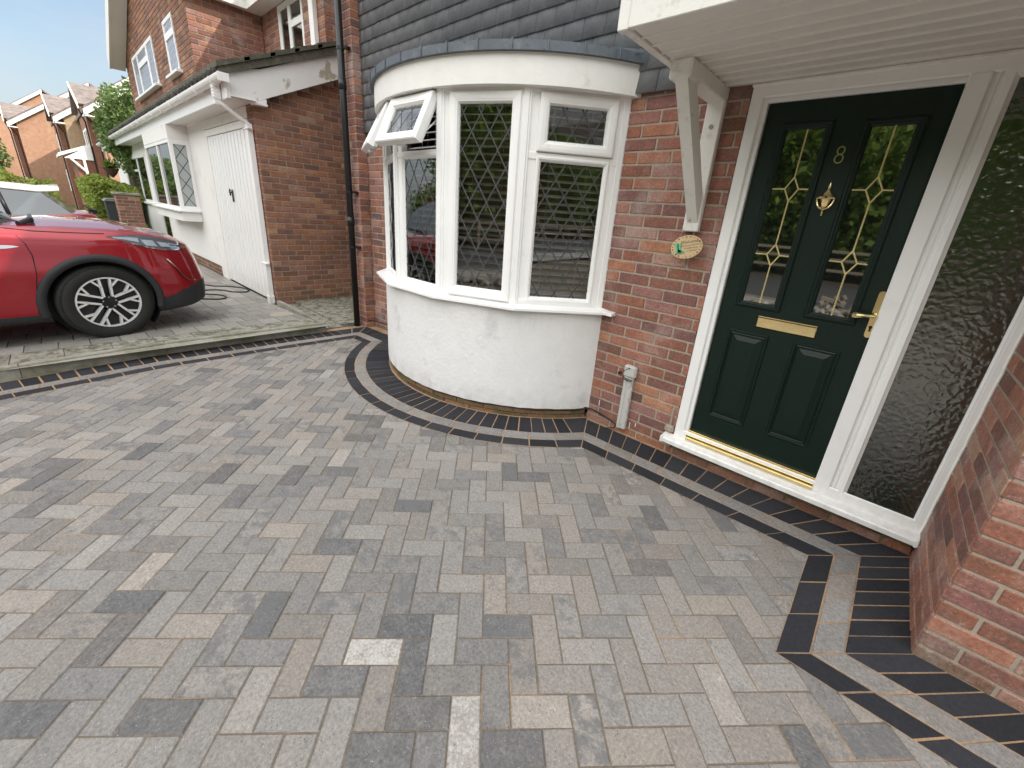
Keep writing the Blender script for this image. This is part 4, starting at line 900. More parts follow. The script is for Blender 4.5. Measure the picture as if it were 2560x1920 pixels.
mb.cbox((-5.965, -.645, .06), (-5.895, -.578, 2.37), .005); mb.cbox((-5.975, -.655, -.0), (-5.885, -.575, .12), .006)
for z in (2.30, .58): mb.cbox((-6.03, -.655, z), (-5.83, -.60, z + .022), .004)
mb.build('gutter_downpipe', 'upvc', nb)
mb = MB(); V = lambda y, z: (-5.70, y, z)
mb.prism([V(-.86, 2.585), V(-.58, 2.60), V(.75, 3.22), V(.75, 3.53), V(-.47, 2.975), V(-.86, 2.875)], (-.025, 0, 0)); mb.build('barge_board', 'fascia_mossy', nb)
mb = MB(); mb.cbox((-5.702, -.875, 2.58), (-5.69, -.83, 2.88), .002); mb.cbox((-5.82, -.59, 2.575), (-5.695, -.43, 2.60), .002); mb.prism([(-5.698, -.60, 2.59), (-5.698, -.44, 2.575), (-5.698, -.44, 2.66)], (.006, 0, 0)); mb.build('barge_trim', 'upvc', nb)
mb = MB(); mb.prism([(-5.725, -.84, 2.61), (-5.725, .75, 3.21), (-5.725, .75, 3.23), (-5.725, -.84, 2.63)], (-.095, 0, 0)); mb.build('verge_soffit', 'soffit', nb)
mb = MB()
for k_ in range(6):
    y0 = -.95 + k_ * .30; z0 = 2.875 + k_ * .30 * .43
    mb.prism([(-5.64, y0, z0), (-5.64, y0 + .36, z0 + .15), (-5.64, y0 + .36, z0 + .19), (-5.64, y0, z0 + .06)], (-2.4, 0, 0), T3())
    x = -5.80
    mb.prism([(-8.06, y0, z0), (-8.06, y0 + .36, z0 + .15), (-8.06, y0 + .36, z0 + .19), (-8.06, y0, z0 + .06)], (-12.8, 0, 0), T3()) if k_ < 1 else None
mt = MB()
for i in range(70): mt.tube([(-5.75 - i * .215, -.975, 2.842), (-5.75 - i * .215, -.70, 2.945)], .036, 8, T3())
mt.build('eaves_tiles', 'roof_tile', nb)
mb.prism([(-5.66, -.93, 2.80), (-5.66, .75, 3.50), (-5.66, .75, 3.58), (-5.66, -.93, 2.90)], (-.06, 0, 0)); mb.build('pent_roof_tiles', 'verge_moss', nb)
# first floor
UF = Fr((-14.3, -.6), (-8.12, -.6))
op = [(.98, 3.42, 3.45, 4.22), (4.58, 3.39, 5.29, 4.20)]
mb = MB(); bricks(mb, UF, UF.L - .003, 2.9, 5.7, zj=.03, ph=.1, opens=op, mort=False, top=lambda z: (0.0 if z < 4.25 else (z - 4.25) / .48, UF.L - .003 if z < 4.3 else UF.L - (z - 4.3) / .48))
mb.prism([(-14.3, -.593, 2.8), (-8.127, -.593, 2.8), (-8.127, -.593, 4.3), (-11.2, -.593, 5.72), (-14.3, -.593, 4.25)], (0, .2, 0), mi=1); mb.build('gable_wall', ['brick_brown', 'mortar_pale'], nb)
for (a, b, c, d), parts in zip(op, (([.9, 1.75], 1), ([], 1))):
    f = Fr((-14.3, -.61), (-8.12, -.61)); mb = MB(); ring(mb, f, a, b, c, d, [(0, -.02), (0, .006), (.055, .006), (.065, -.008)]); slab(mb, f, a - .06, b - .04, c + .12, b + .004, -.02, .08, .004)
    if parts[0]:
        slab(mb, f, a + .62, b + .05, a + .72, d - .05, -.01, .005); slab(mb, f, a + 1.75, b + .05, a + 1.88, d - .05, -.01, .005); slab(mb, f, a + .72, b + .50, a + 1.75, b + .60, -.01, .008)
    else: slab(mb, f, a + .06, b + .52, c - .06, b + .62, -.01, .008)
    w1 = mb.build('upper_window', 'upvc', nb); pane(f, a + .05, b + .05, c - .05, d - .05, -.008, w1, 'pane_far'); lm = MB(); lattice(lm, f, a + .06, b + .06, c - .06, d - .06, .11, .19, -.006, .004); lm.build('lead_lattice', 'lead_came', w1)
mb = MB(); f = Fr((-8.12, -.6), (-8.12, .45)); f.n = Vector((1, 0, 0)); bricks(mb, f, 1.05, 2.9, 4.3, zj=.03, ph=.11, mort=False); mb.box((-8.30, -.40, 2.8), (-8.1265, .45, 4.3), mi=1)
mb.build('gable_side_wall', ['brick', 'mortar_pale'], nb)
RF = Fr((-8.12, .45), (GX, .45)); op2 = (.69, 3.45, 1.61, 4.285)
mb = MB(); bricks(mb, RF, RF.L - .003, 3.1, 4.3, zj=.03, ph=.06, opens=[op2]); mb.build('recessed_wall', ['brick', 'mortar_pale'], nb)
f = Fr((-8.12, .47), (GX, .47)); mb = MB(); ring(mb, f, *op2, [(0, -.02), (0, .02), (.06, .02), (.07, .0)]); slab(mb, f, 1.06, 3.5, 1.16, 4.24, -.01, .016); slab(mb, f, 1.16, 3.93, 1.56, 4.02, -.01, .018); w1 = mb.build('upper_window', 'upvc', nb); pane(f, .74, 3.5, 1.56, 4.24, .0, w1, 'pane')
mb = MB(); mb.cbox((-6.16, .385, 3.2), (-6.03, .448, 4.3), .004); mb.build('upper_downpipe', 'upvc', nb)
mb = MB(); f = Fr((GX - .004, .45), (GX - .004, 6)); f.n = Vector((1, 0, 0)); bricks(mb, f, 5.55, 3.1, 4.6, zj=.03, ph=.0, tb=.25); mb.box((-14.2, .8, .0), (-6.05, 7.9, 4.5), mi=0); mb.build('end_wall', ['brick', 'mortar_pale'], nb)
mb = MB(); mb.box((-8.12, .20, 4.30), (-5.6, .46, 4.33)); mb.box((-8.119, -.85, 4.30), (-7.96, .20, 4.33)); mb.box((-7.96, .185, 4.28), (-5.6, .2, 4.47)); mb.box((-7.96, -.85, 4.28), (-7.945, .2, 4.47)); mb.build('upper_eaves', 'upvc_old', nb)
mb = MB()
mb.prism([(-7.9, -.85, 4.46), (-11.2, -.85, 5.98), (-11.2, -.85, 6.06), (-7.9, -.85, 4.54)], (0, 5, 0)); mb.prism([(-14.5, -.85, 4.22), (-11.2, -.85, 5.80), (-11.2, -.85, 6.04), (-14.5, -.85, 4.40)], (0, 5, 0))
mb.prism([(-5.5, .15, 4.47), (-5.5, 4.2, 6.6), (-5.5, 4.2, 6.7), (-5.5, .15, 4.56)], (-9, 0, 0)); mb.prism([(-5.5, 8.3, 4.47), (-5.5, 4.2, 6.6), (-5.5, 4.2, 6.7), (-5.5, 8.3, 4.56)], (-9, 0, 0)); mb.prism([(-5.83, .45, 4.3), (-5.83, 4.2, 6.5), (-5.83, 8, 4.3)], (-8.3, 0, 0)); mb.build('upper_roof', 'roof_tile_brown', nb)
mb = MB(); mb.prism([(-14.42, -.90, 4.12), (-11.2, -.90, 5.66), (-11.2, -.90, 5.96), (-14.42, -.90, 4.40)], (0, .04, 0)); mb.prism([(-7.9, -.90, 4.26), (-11.2, -.90, 5.80), (-11.2, -.90, 6.05), (-7.9, -.90, 4.52)], (0, .04, 0)); mb.prism([(-14.42, -.86, 4.13), (-11.2, -.86, 5.68), (-11.2, -.86, 5.70), (-14.42, -.86, 4.16)], (0, .25, 0)); mb.build('upper_barge_board', 'soffit', nb)
# ============================================================ HOUSES DOWN THE ROAD
def far_house(X, y0, ze, wall, label, bx_=.7, pitch=.75, z0=0., dep=7.5, low=True):
    h = thing('road_house', label, 'house', (X - 3, y0 + 3, 0), 'houses further down the road')
    yr = y0 + dep / 2; zr = ze + pitch * dep / 2
    mb = MB(); mb.prism([(X, y0, z0), (X, y0 + dep, z0), (X, y0 + dep, ze), (X, yr, zr), (X, y0, ze)], (-6.2, 0, 0)); mb.build('wall', wall, h)
    mb = MB()
    for s in (1, -1):
        ya = y0 - .35 if s == 1 else y0 + dep + .35
        za = ze - .35 * pitch
        mb.prism([(X + .18, ya, za + .10), (X + .18, yr, zr + .10), (X + .18, yr, zr + .24), (X + .18, ya, za + .24)], (-6.6, 0, 0))
    # cross gable with its slope towards us
    gz = ze + 1.05; gx = X - 2.6; ya = y0 - .5
    mb.prism([(X - .55, ya, ze + .0), (gx, ya, gz), (gx, ya, gz + .12), (X - .35, ya, ze + .08)], (0, 3.4, 0)); mb.prism([(X - 4.7, ya, ze + .0), (gx, ya, gz), (gx, ya, gz + .12), (X - 4.9, ya, ze + .08)], (0, 3.4, 0)); mb.build('roof', 'roof_tile_brown', h)
    mb = MB(); mb.prism([(X - .7, ya + .2, z0), (X - 4.5, ya + .2, z0), (X - 4.5, ya + .2, ze), (gx, ya + .2, gz - .1), (X - .7, ya + .2, ze)], (0, .5, 0)); mb.build('front_gable', 'brick_brown', h)
    mb = MB(); mb.prism([(X + .20, y0 - .40, ze - .42), (X + .20, yr, zr - .05), (X + .20, yr, zr + .20), (X + .20, y0 - .40, ze - .17)], (-.04, 0, 0)); mb.box((X - .5, y0 - .42, ze - .42), (X + .2, y0 - .0, ze - .36)); mb.prism([(X - .3, ya - .02, ze - .12), (gx, ya - .02, gz - .08), (gx, ya - .02, gz + .12), (X - .3, ya - .02, ze + .08)], (0, .04, 0)); mb.build('barge_board', 'upvc', h)
    mb = MB(); mb.tube([(X - .25, y0 - .36, ze - .3), (X - .25, y0 - .1, ze - .8), (X - .25, y0 - .06, z0)], .032, 8); mb.tube([(X - .8, ya + .0, ze), (X - .72, ya + .14, ze - .6), (X - .72, ya + .14, z0)], .03, 8); mb.build('downpipe', 'black_plastic', h)
    for zz in (ze - 1.9, 1.0):
        mb = MB(); f = Fr((X - 3.9, ya + .2), (X - 1.2, ya + .2)); ring(mb, f, .3, zz, 2.3, zz + 1.15, [(0, 0), (0, .03), (.08, .03), (.09, .01)]); slab(mb, f, 1.25, zz, 1.35, zz + 1.1, 0, .03); w_ = mb.build('window', 'upvc', h); pane(f, .36, zz + .06, 2.24, zz + 1.09, .015, w_, 'pane')
    return h
hA = far_house(-27, -.27, 4.66, 'brick_orange', 'orange brick house partly hidden behind the green tree, nearest of the far row')
mb = MB(); mb.prism([(-27.9, -1.75, 2.55), (-27.9, -1.75, 2.68), (-27.9, -.45, 3.28), (-27.9, -.45, 3.16)], (-3, 0, 0)); mb.prism([(-27.88, -1.6, 2.5), (-27.88, -.65, 2.5), (-27.88, -.65, 3.12)], (-.05, 0, 0)); mb.build('porch_roof', 'upvc', hA)
mb = MB(); mb.tube([(-27.85, -1.4, 2.5), (-27.85, -.95, 1.95)], .05, 6); mb.tube([(-27.85, -.98, 2.5), (-27.85, -.95, .3)], .05, 6); mb.build('porch_brace', 'upvc', hA)
mb = MB(); mb.box((-31, -1.25, 0), (-27.95, -.46, 2.5)); mb.build('porch_wall', 'brick_brown', hA)
far_house(-33.5, -1.02, 4.75, 'brick_buff', 'yellowish brick house in the middle of the far row, its lower wall in shade')
far_house(-42, -2.78, 4.85, 'brick_orange', 'house with the large orange gable wall and white barge board, left in the row', pitch=.72)
far_house(-56, -4.6, 5.6, 'brick_orange', 'furthest small house roof just showing at the left edge of the row')
# ============================================================ PLANTS
def leafball(mb, c, r, n, size, seed=0, squash=1., up=.0, lump=.35):
    g = random.Random(seed); cl = [(g.gauss(0, 1), g.gauss(0, 1), g.gauss(0, 1)) for _ in range(26)]
    cl = [Vector(q).normalized() for q in cl]; cr = [g.uniform(.55, 1.12) for _ in cl]
    for i in range(n):
        j = g.randrange(len(cl)); d = cl[j]; cc = Vector((d.x * r[0], d.y * r[1], d.z * r[2])) * (cr[j] * .66)
        q = Vector((g.gauss(0, 1), g.gauss(0, 1), g.gauss(0, 1))).normalized() * (g.random() ** .4) * lump
        p = Vector(c) + cc + Vector((q.x * r[0], q.y * r[1], q.z * r[2]))
        a = Vector((g.gauss(0, 1), g.gauss(0, 1), g.gauss(0, 1))).normalized(); b = a.cross(Vector((g.gauss(0, 1), g.gauss(0, 1), g.gauss(0, 1)))).normalized(); s = size * g.uniform(.6, 1.3)
        mb.add([p - a * s, p - b * s * .55, p + a * s, p + b * s * .55], [(0, 1, 2, 3)], (min(1, max(0, g.gauss(.5, .22))), g.random(), 0))
def tree(x, y, h, r, label, n=9000, size=.07, matn='leaf', group=None, seed=1, name='leafy_tree', cz=None, cat='tree'):
    t = thing(name, label, cat, (x, y, 0), group); g = random.Random(seed); mb = MB()
    cz = cz or h - r[2]; mb.tube([(x, y, -.1), (x + .05, y, cz * .5), (x, y + .05, cz + r[2] * .3)], [h * .03, h * .022, h * .01], 9)
    for i in range(8):
        a = g.uniform(0, 6.28); mb.tube([(x, y, cz * .6 + i * .05 * h * .5), (x + math.cos(a) * r[0] * .5, y + math.sin(a) * r[1] * .5, cz + g.uniform(-.3, .5) * r[2])], [h * .012, h * .004], 6)
    mb.build('trunk', 'bark', t, True); mb = MB(); leafball(mb, (x, y, cz), r, n, size, seed); mb.build('crown', matn, t); return t
tree(-17.5, -.55, 4.5, (1.3, .85, 1.45), 'bright green leafy tree above the end of the neighbour gutter', 11000, .055, seed=4, cz=3.15)
def hedge(x0, x1, y0, y1, z1, n, size, label, seed, matn='leaf_hedge', z0=0., cat='hedge', name='hedge'):
    g = random.Random(seed); mb = MB(); ph = [g.uniform(0, 6) for _ in range(6)]
    for i in range(n):
        u, v, w_ = g.random(), g.random(), g.random()
        fce = g.random()
        if fce < .4: w_ = 1 - g.random() ** 2 * .12
        elif fce < .7: u = 1 - g.random() ** 2 * .15
        elif fce < .85: v = g.random() ** 2 * .15
        x = x0 + (x1 - x0) * u; y = y0 + (y1 - y0) * v; hh = z1 * (1 + .07 * math.sin(x * 3 + ph[0]) + .06 * math.sin(y * 5 + ph[1])) - (.25 * z1 * abs(v - .5) ** 2 * 2)
        z = z0 + (hh - z0) * w_; bl = .07 * math.sin(z * 7 + x * 2)
        p = Vector((x + bl, y + bl, z)); a = Vector((g.gauss(0, 1), g.gauss(0, 1), g.gauss(0, 1))).normalized(); b = a.cross(Vector((g.gauss(0, 1), g.gauss(0, 1), g.gauss(0, 1)))).normalized(); s = size * g.uniform(.6, 1.3)
        mb.add([p - a * s, p - b * s * .6, p + a * s, p + b * s * .6], [(0, 1, 2, 3)], (min(1, max(0, g.gauss(.5, .25))), g.random(), 0))
    mb.box((x0 + .12, y0 + .12, z0), (x1 - .12, y1 - .12, z1 * .8)); return mb.build(name, matn, label=label, cat=cat)
hedge(-18.6, -15.9, -1.74, -.72, 1.60, 11000, .05, 'yellow green clipped hedge beyond the neighbour porch, beside the bin', 3)
hedge(-12.6, -11.6, -4.4, -2.35, 1.56, 3000, .05, 'low yellow green shrub in front of the dark estate car', 8, 'leaf_hedge')
tree(-52, -6.2, 5.2, (3.2, 2.6, 2.2), 'dark green tree at the far left edge beyond the houses', 7000, .16, 'leaf', seed=11)
tree(-40, -5.3, 3.6, (2.2, 1.7, 1.5), 'lower green tree behind the parked dark estate car', 6000, .12, 'leaf', seed=12)
hb = thing('hanging_basket', 'hanging basket dangling from the far end of the neighbour porch', 'hanging basket', (-17.9, -1.0, 2.0))
mb = MB(); mb.tube([(-17.9, -1.0, 1.72), (-17.9, -1.0, 1.84), (-17.9, -1.0, 1.98)], [.02, .12, .19], 12); mb.build('basket', 'hanging_liner', hb); mb = MB(); leafball(mb, (-17.9, -1.0, 2.08), (.22, .2, .16), 400, .04, 3); mb.build('flowers', 'leaf_dark', hb); mb = MB(); mb.tube([(-17.9, -1.0, 2.0), (-17.9, -1.0, 2.42), (-17.9, -.6, 2.47)], .012, 6); mb.build('bracket', 'black_plastic', hb)
# brick gate pier and wheelie bin
gp = thing('brick_garden_pier', 'low brown brick garden pier with a flat coping past the neighbour porch', 'brick pier', (-14.2, -1.1, 0))
mb = MB(); f = Fr((-13.8, -1.43), (-13.3, -1.43)); bricks(mb, f, .5, 0, 1.29, ph=0); f = Fr((-13.3, -1.43), (-13.3, -1.0)); f.n = Vector((1, 0, 0)); bricks(mb, f, .43, 0, 1.29, ph=.1); mb.build('brickwork', ['brick_brown', 'mortar'], gp); mb = MB(); mb.cbox((-13.84, -1.47, 1.29), (-13.27, -.98, 1.345), .01); mb.build('coping', 'concrete', gp)
wb = thing('wheelie_bin', 'dark wheelie bin with a grey lid beside the brown garden pier', 'bin', (-14.3, -1.62, 0))
mb = MB(); mb.prism([(-14.6, -1.52, 0), (-14.6, -1.12, 0), (-14.6, -1.08, 1.10), (-14.6, -1.55, 1.10)], (-.5, 0, 0)); mb.build('bin_body', 'bin', wb); mb = MB(); mb.prism([(-14.56, -1.58, 1.10), (-14.56, -1.06, 1.10), (-14.56, -1.08, 1.19), (-14.56, -1.52, 1.16)], (-.58, 0, 0)); mb.build('bin_lid', 'bin_lid', wb)
for (x, y, z, n, s, lb) in ((-5.72, .22, .018, 26, .035, 'small green weeds growing at the foot of the neighbouring garage wall'), (-4.95, -.60, .10, 14, .022, 'tiny weed tuft on the kerb beside the round drain cover'), (-4.02, -.10, .0, 8, .014, 'tiny weed at the foot of the brick pier')):
    mb = MB(); g = random.Random(int(-x * 100))
    for i in range(n):
        a = g.uniform(0, 6.28); p = Vector((x + g.gauss(0, s * 1.4), y + g.gauss(0, s * 1.4), z)); t = p + Vector((math.cos(a) * s * .8, math.sin(a) * s * .8, s * g.uniform(.8, 2.2))); q = Vector((-math.sin(a), math.cos(a), 0)) * s * .18
        mb.add([p - q, p + q, t], [(0, 1, 2)], (g.random(), 0, 0))
    mb.build('weed_tuft', 'leaf', label=lb, cat='weed')
# charging cable on the neighbour's drive
cable([(x, y, zdr(x) + .009) for x, y in [(-6.40, -1.78), (-6.60, -1.60), (-6.62, -1.38), (-6.52, -1.22), (-6.48, -1.12), (-6.58, -1.03), (-6.80, -1.06), (-6.98, -1.25), (-7.10, -1.30), (-7.27, -1.14), (-7.20, -.95), (-6.97, -.84), (-6.90, -.68), (-7.02, -.60)]], .011, 'power_cable', None, 'cable_black', label='black cable looped on the drive in front of the red car', cat='cable')
cable([(x, y, zdr(x) + .009) for x, y in [(-7.02, -.60), (-7.28, -.63), (-7.5, -.78), (-7.62, -.96), (-7.9, -1.12), (-8.1, -1.30)]], .011, 'power_cable', None, 'cable_black', label='straighter black cable running from the garage door towards the car nose', cat='cable')
# ============================================================ CARS
def interp(u, keys):
    ks = sorted(keys)
    if u <= ks[0][0]: return ks[0][1]
    for (a, va), (b, vb) in zip(ks, ks[1:]):
        if u <= b: t = (u - a) / (b - a); return va + (vb - va) * t
    return ks[-1][1]
def warp(u, w_):
    s = min(1, max(0, (u - .15) / .7)); s = s * s * (3 - 2 * s); return u - s * (.055 + .22 * max(0, w_ - .48))
class Body:
    def __init__(s, Wk, Tk, Sk, Bk, W0): s.W = Wk; s.T = Tk; s.S = Sk; s.B = Bk
    def sec(s, u):
        W_, T_, S_, B_ = (interp(u, k) for k in (s.W, s.T, s.S, s.B)); m_ = (B_ + S_) / 2
        P = [(W_ * .90, B_), (W_ * .965, B_ + .035), (W_ * .985, B_ + .16), (W_ * .995, m_ - .03), (W_, m_ + .06), (W_ * .985, m_ + .17), (W_ * .965, S_ - .07), (W_ * .935, S_ - .015), (W_ * .86, S_ + .012 + (T_ - S_) * .25), (W_ * .70, S_ + (T_ - S_) * .62), (W_ * .42, S_ + (T_ - S_) * .9), (0, T_)]
        return P
    def pt(s, u, t):
        P = s.sec(u); x = t * (len(P) - 1); i = min(len(P) - 2, int(x)); f = x - i
        a, b, c, d = P[max(0, i - 1)], P[i], P[i + 1], P[min(len(P) - 1, i + 2)]
        h = lambda k: .5 * (2 * b[k] + (c[k] - a[k]) * f + (2 * a[k] - 5 * b[k] + 4 * c[k] - d[k]) * f * f + (3 * b[k] - a[k] - 3 * c[k] + d[k]) * f ** 3)
        return h(0), h(1)
    def side(s, u, w_):
        """half width at height w"""
        lo, hi = 0, .62
        for _ in range(26):
            m_ = (lo + hi) / 2
            if s.pt(u, m_)[1] < w_: lo = m_
            else: hi = m_
        return s.pt(u, lo)[0]
def car(name, label, body, M_, cols, arches, us, split, roofspec, wheel_r=.35, rim_r=.24, doors=True, glassmat='car_glass', steer=0.0, kuga=True, group=None):
    c = thing(name, label, 'car', M_.translation, group); WP = warp if kuga else (lambda u, w_: u)
    NT = 44; grid = []
    js = []
    for u in us:
        col_ = [(u, *body.pt(u, j / NT)) for j in range(NT + 1)]; sp_w = split(u); jb = min(range(1, NT // 2), key=lambda j: abs(col_[j][2] - sp_w))
        col_[jb] = (u, body.side(u, sp_w), sp_w); js.append(jb); grid.append(col_)
    def arch(u, v, w_, R_):
        for (au, aw) in arches:
            d = math.hypot(u - au, w_ - aw)
            if d < R_ and v > .3: return au, aw, d
        return None
    for paint in (0, 1):
        mb = MB(); vid = {}
        def vert(i, j, sg):
            k_ = (i, j, sg)
            if k_ not in vid:
                u, v, w_ = grid[i][j]; a = arch(u, v, w_, arches_r)
                if a:
                    s_ = arches_r / max(a[2], 1e-3); u, w_ = a[0] + (u - a[0]) * s_, a[1] + (w_ - a[1]) * s_; v = body.side(u, w_)
                vid[k_] = len(mb.v); mb.v.append(tuple(M_ @ Vector((sg * v, WP(u, w_), w_))))
            return vid[k_]
        arches_r = .398 * wheel_r / .35
        for sg in (1, -1):
            for i in range(len(us) - 1):
                for j in range(NT):
                    q = [grid[i][j], grid[i + 1][j], grid[i + 1][j + 1], grid[i][j + 1]]
                    if all(arch(*p, arches_r) for p in q): continue
                    um = (us[i] + us[i + 1]) / 2; wm = sum(p[2] for p in q) / 4
                    isclad = j < js[i] if js[i] == js[i + 1] else (j < min(js[i], js[i + 1]) or (j < max(js[i], js[i + 1]) and wm < split(um)))
                    if isclad != bool(paint): continue
                    ids = [vert(i, j, sg), vert(i + 1, j, sg), vert(i + 1, j + 1, sg), vert(i, j + 1, sg)]
                    mb.f.append(tuple(ids if sg < 0 else ids[::-1])); mb.t.append((.5, .5, .5)); mb.m.append(0)
        if not paint:   # nose and tail caps
            for i, fl in ((0, 1), (len(us) - 1, -1)):
                ring_ = [tuple(M_ @ Vector((v, WP(u, w_), w_))) for (u, v, w_) in grid[i]] + [tuple(M_ @ Vector((-v, WP(u, w_), w_))) for (u, v, w_) in grid[i][::-1]]
                mb.add(ring_, [tuple(range(len(ring_)))])
        mb.build('body' if not paint else 'lower_cladding', cols[0] if not paint else 'cladding', c, True)
    # arch trims
    for (au, aw) in arches:
        for sg in (1, -1):
            mb = MB(); vs = []; n = 40; ri, ro = arches_r - .008, arches_r + .056
            for i in range(n + 1):
                a = R(-12) + R(204) * i / n
                for (r_, d) in ((ri, -.05), (ri, .014), (ro - .012, .016), (ro, .002), (ro, -.01)):
                    u, w_ = au + r_ * math.cos(a), max(.16, aw + r_ * math.sin(a)); v = body.side(min(.88, u), max(w_, .26)); vs.append(M_ @ Vector((sg * (v + d), WP(u, w_), w_)))
            mb.add(vs, [(i * 5 + j, (i + 1) * 5 + j, (i + 1) * 5 + j + 1, i * 5 + j + 1) for i in range(n) for j in range(4)]); mb.build('wheel_arch_trim', 'cladding' if kuga else cols[0], c, True)
            mb = MB(); vv = body.side(au, aw + .1); vs = []
            for i in range(n + 1):
                a = R(-40) + R(260) * i / n
                for d in (0, -.30): vs.append(M_ @ Vector((sg * (vv - .04 + d), au + arches_r * 1.0 * math.cos(a), aw + arches_r * math.sin(a))))
            mb.add(vs, [(i * 2, i * 2 + 2, i * 2 + 3, i * 2 + 1) for i in range(n)]); vs = [M_ @ Vector((sg * (vv - .34), au + arches_r * math.cos(6.283 * i / n), aw + arches_r * math.sin(6.283 * i / n))) for i in range(n)]; mb.add(vs, [tuple(range(n))]); mb.build('wheel_well', 'rim_black', c)
    # wheels
    for k_, (au, aw) in enumerate(arches):
        for sg in (1, -1):
            vv = body.side(au, aw + .1) - .115; Wm = M_ @ Matrix.Translation((sg * vv, au, wheel_r)) @ Matrix.Rotation(steer if k_ == 0 else 0, 4, 'Z') @ Matrix.Diagonal((sg, 1, 1, 1))
            def rot(prof, n=56, mbx=None):
                vs = []
                for i in range(n):
                    a = 2 * math.pi * i / n
                    for (x, r_) in prof: vs.append(Wm @ Vector((x, r_ * math.cos(a), r_ * math.sin(a))))
                m_ = len(prof); mbx.add(vs, [(i * m_ + j, ((i + 1) % n) * m_ + j, ((i + 1) % n) * m_ + j + 1, i * m_ + j + 1) for i in range(n) for j in range(m_ - 1)])
            mb = MB(); r_ = wheel_r; rot([(-.10, rim_r), (-.11, r_ * .86), (-.095, r_ * .97), (-.06, r_), (.06, r_), (.088, r_ * .975), (.104, r_ * .90), (.108, r_ * .80), (.098, rim_r + .012), (.088, rim_r)], 56, mb)
            for i in range(0, 120):
                a = 2 * math.pi * i / 120; rr = r_ * .962
                p = Wm @ Matrix.Rotation(a, 4, 'X') @ Matrix.Translation((.0955, 0, rr)); mb.box((-.004, -.003, -.012), (.004, .003, .010), M=p)
            wh = mb.build('wheel', 'tyre', c, True)
            mb = MB(); rot([(.088, rim_r), (.094, rim_r - .002), (.094, rim_r - .013), (.07, rim_r - .016)], 48, mb)
            if kuga:
                for s_ in range(5):
                    A0 = 2 * math.pi * s_ / 5 + math.pi / 2 + R(0)
                    def bar(r0, a0_, r1, a1_, w0, w1, d0=.076, d1=.092):
                        p0 = Vector((0, r0 * math.cos(a0_), r0 * math.sin(a0_))); p1 = Vector((0, r1 * math.cos(a1_), r1 * math.sin(a1_))); t = (p1 - p0).normalized(); nn = Vector((0, -t.z, t.y)); vs = []
                        for (p, w_) in ((p0, w0), (p1, w1)):
                            for (sx, dd) in ((-1, d0 - .02), (-1, d1), (1, d1), (1, d0 - .02)): vs.append(Wm @ (p + nn * w_ * sx + Vector((dd, 0, 0))))
                        mb.add(vs, [(0, 1, 5, 4), (1, 2, 6, 5), (2, 3, 7, 6), (0, 3, 2, 1), (4, 5, 6, 7)])
                    for sg2 in (1, -1):
                        ab = A0 + sg2 * .30
                        bar(.062, A0 + sg2 * .52, .150, A0 + sg2 * .235, .008, .009); bar(.148, A0 + sg2 * .235, rim_r - .006, A0 + sg2 * .17, .009, .008); bar(.150, A0 + sg2 * .24, rim_r - .006, A0 + sg2 * .43, .008, .008)
            else:
                for s_ in range(7):
                    a = 2 * math.pi * s_ / 7; p = Wm @ Matrix.Rotation(a, 4, 'X'); mb.box((.07, -.016, .04), (.09, .016, rim_r), M=p)
            mb.build('rim', 'rim_metal', wh)
            mb = MB(); rot([(.05, rim_r - .01), (.03, .08), (.05, .06), (.082, .055), (.086, 0.001)], 32, mb); mb.build('rim_inner', 'rim_black', wh)
            mb = MB()
            for s_ in range(5):
                a = 2 * math.pi * s_ / 5 + math.pi / 2; mb.tube([Wm @ Vector((.08, .05 * math.cos(a), .05 * math.sin(a))), Wm @ Vector((.092, .05 * math.cos(a), .05 * math.sin(a)))], .007, 8)
            mb.build('wheel_nuts', 'chrome', wh)
    # greenhouse
    rs_ = roofspec; mb = MB(); rf = MB(); pil = MB()
    st = rs_['st']  # (u, halfwidth_bottom, z_bottom, halfwidth_top, z_top)
    for sg in (1, -1):
        for i in range(len(st) - 1):
            a, b = st[i], st[i + 1]; q = [M_ @ Vector((sg * a[1], a[0], a[2])), M_ @ Vector((sg * b[1], b[0], b[2])), M_ @ Vector((sg * b[3], b[5], b[4])), M_ @ Vector((sg * a[3], a[5], a[4]))]; mb.add(q, [(0, 1, 2, 3)])
        pts = st
        for k_ in rs_['pillars']:
            a = st[k_]; pil.tube([M_ @ Vector((sg * (a[1] + .004), a[0], a[2])), M_ @ Vector((sg * (a[3] + .004), a[5], a[4]))], .022, 6)
    for e in (0, -1):
        a = st[e]; mb.add([M_ @ Vector((a[1], a[0], a[2])), M_ @ Vector((a[1] * .6, a[0] + (.20 if e == 0 else -.06), a[2] + .02)), M_ @ Vector((-a[1] * .6, a[0] + (.20 if e == 0 else -.06), a[2] + .02)), M_ @ Vector((-a[1], a[0], a[2])), M_ @ Vector((-a[3], a[5], a[4])), M_ @ Vector((-a[3] * .6, a[5] + (.05 if e == 0 else -.03), a[4] + .02)), M_ @ Vector((a[3] * .6, a[5] + (.05 if e == 0 else -.03), a[4] + .02)), M_ @ Vector((a[3], a[5], a[4]))], [(0, 1, 6, 7), (1, 2, 5, 6), (2, 3, 4, 5)], mi=1 if e == -1 else 0)
    mb.build('windows', ['car_glass', glassmat], c)
    # roof skin, arched and a little thick
    top = [(a[5], a[3] + .02, a[4]) for a in st]; top = [(top[0][0] + .05, top[0][1] - .06, top[0][2] + .0)] + top + [(top[-1][0] - rs_.get('lip', .04), top[-1][1] - .05, top[-1][2] + rs_.get('lipz', .0))]; n = 12; vs = []
    for (u, hw2, z) in top:
        for j in range(n + 1): s_ = -1 + 2 * j / n; vs.append(M_ @ Vector((s_ * hw2, u, z + .055 * (1 - s_ * s_) ** .6 + .012)))
    m_ = n + 1; k0 = len(vs)
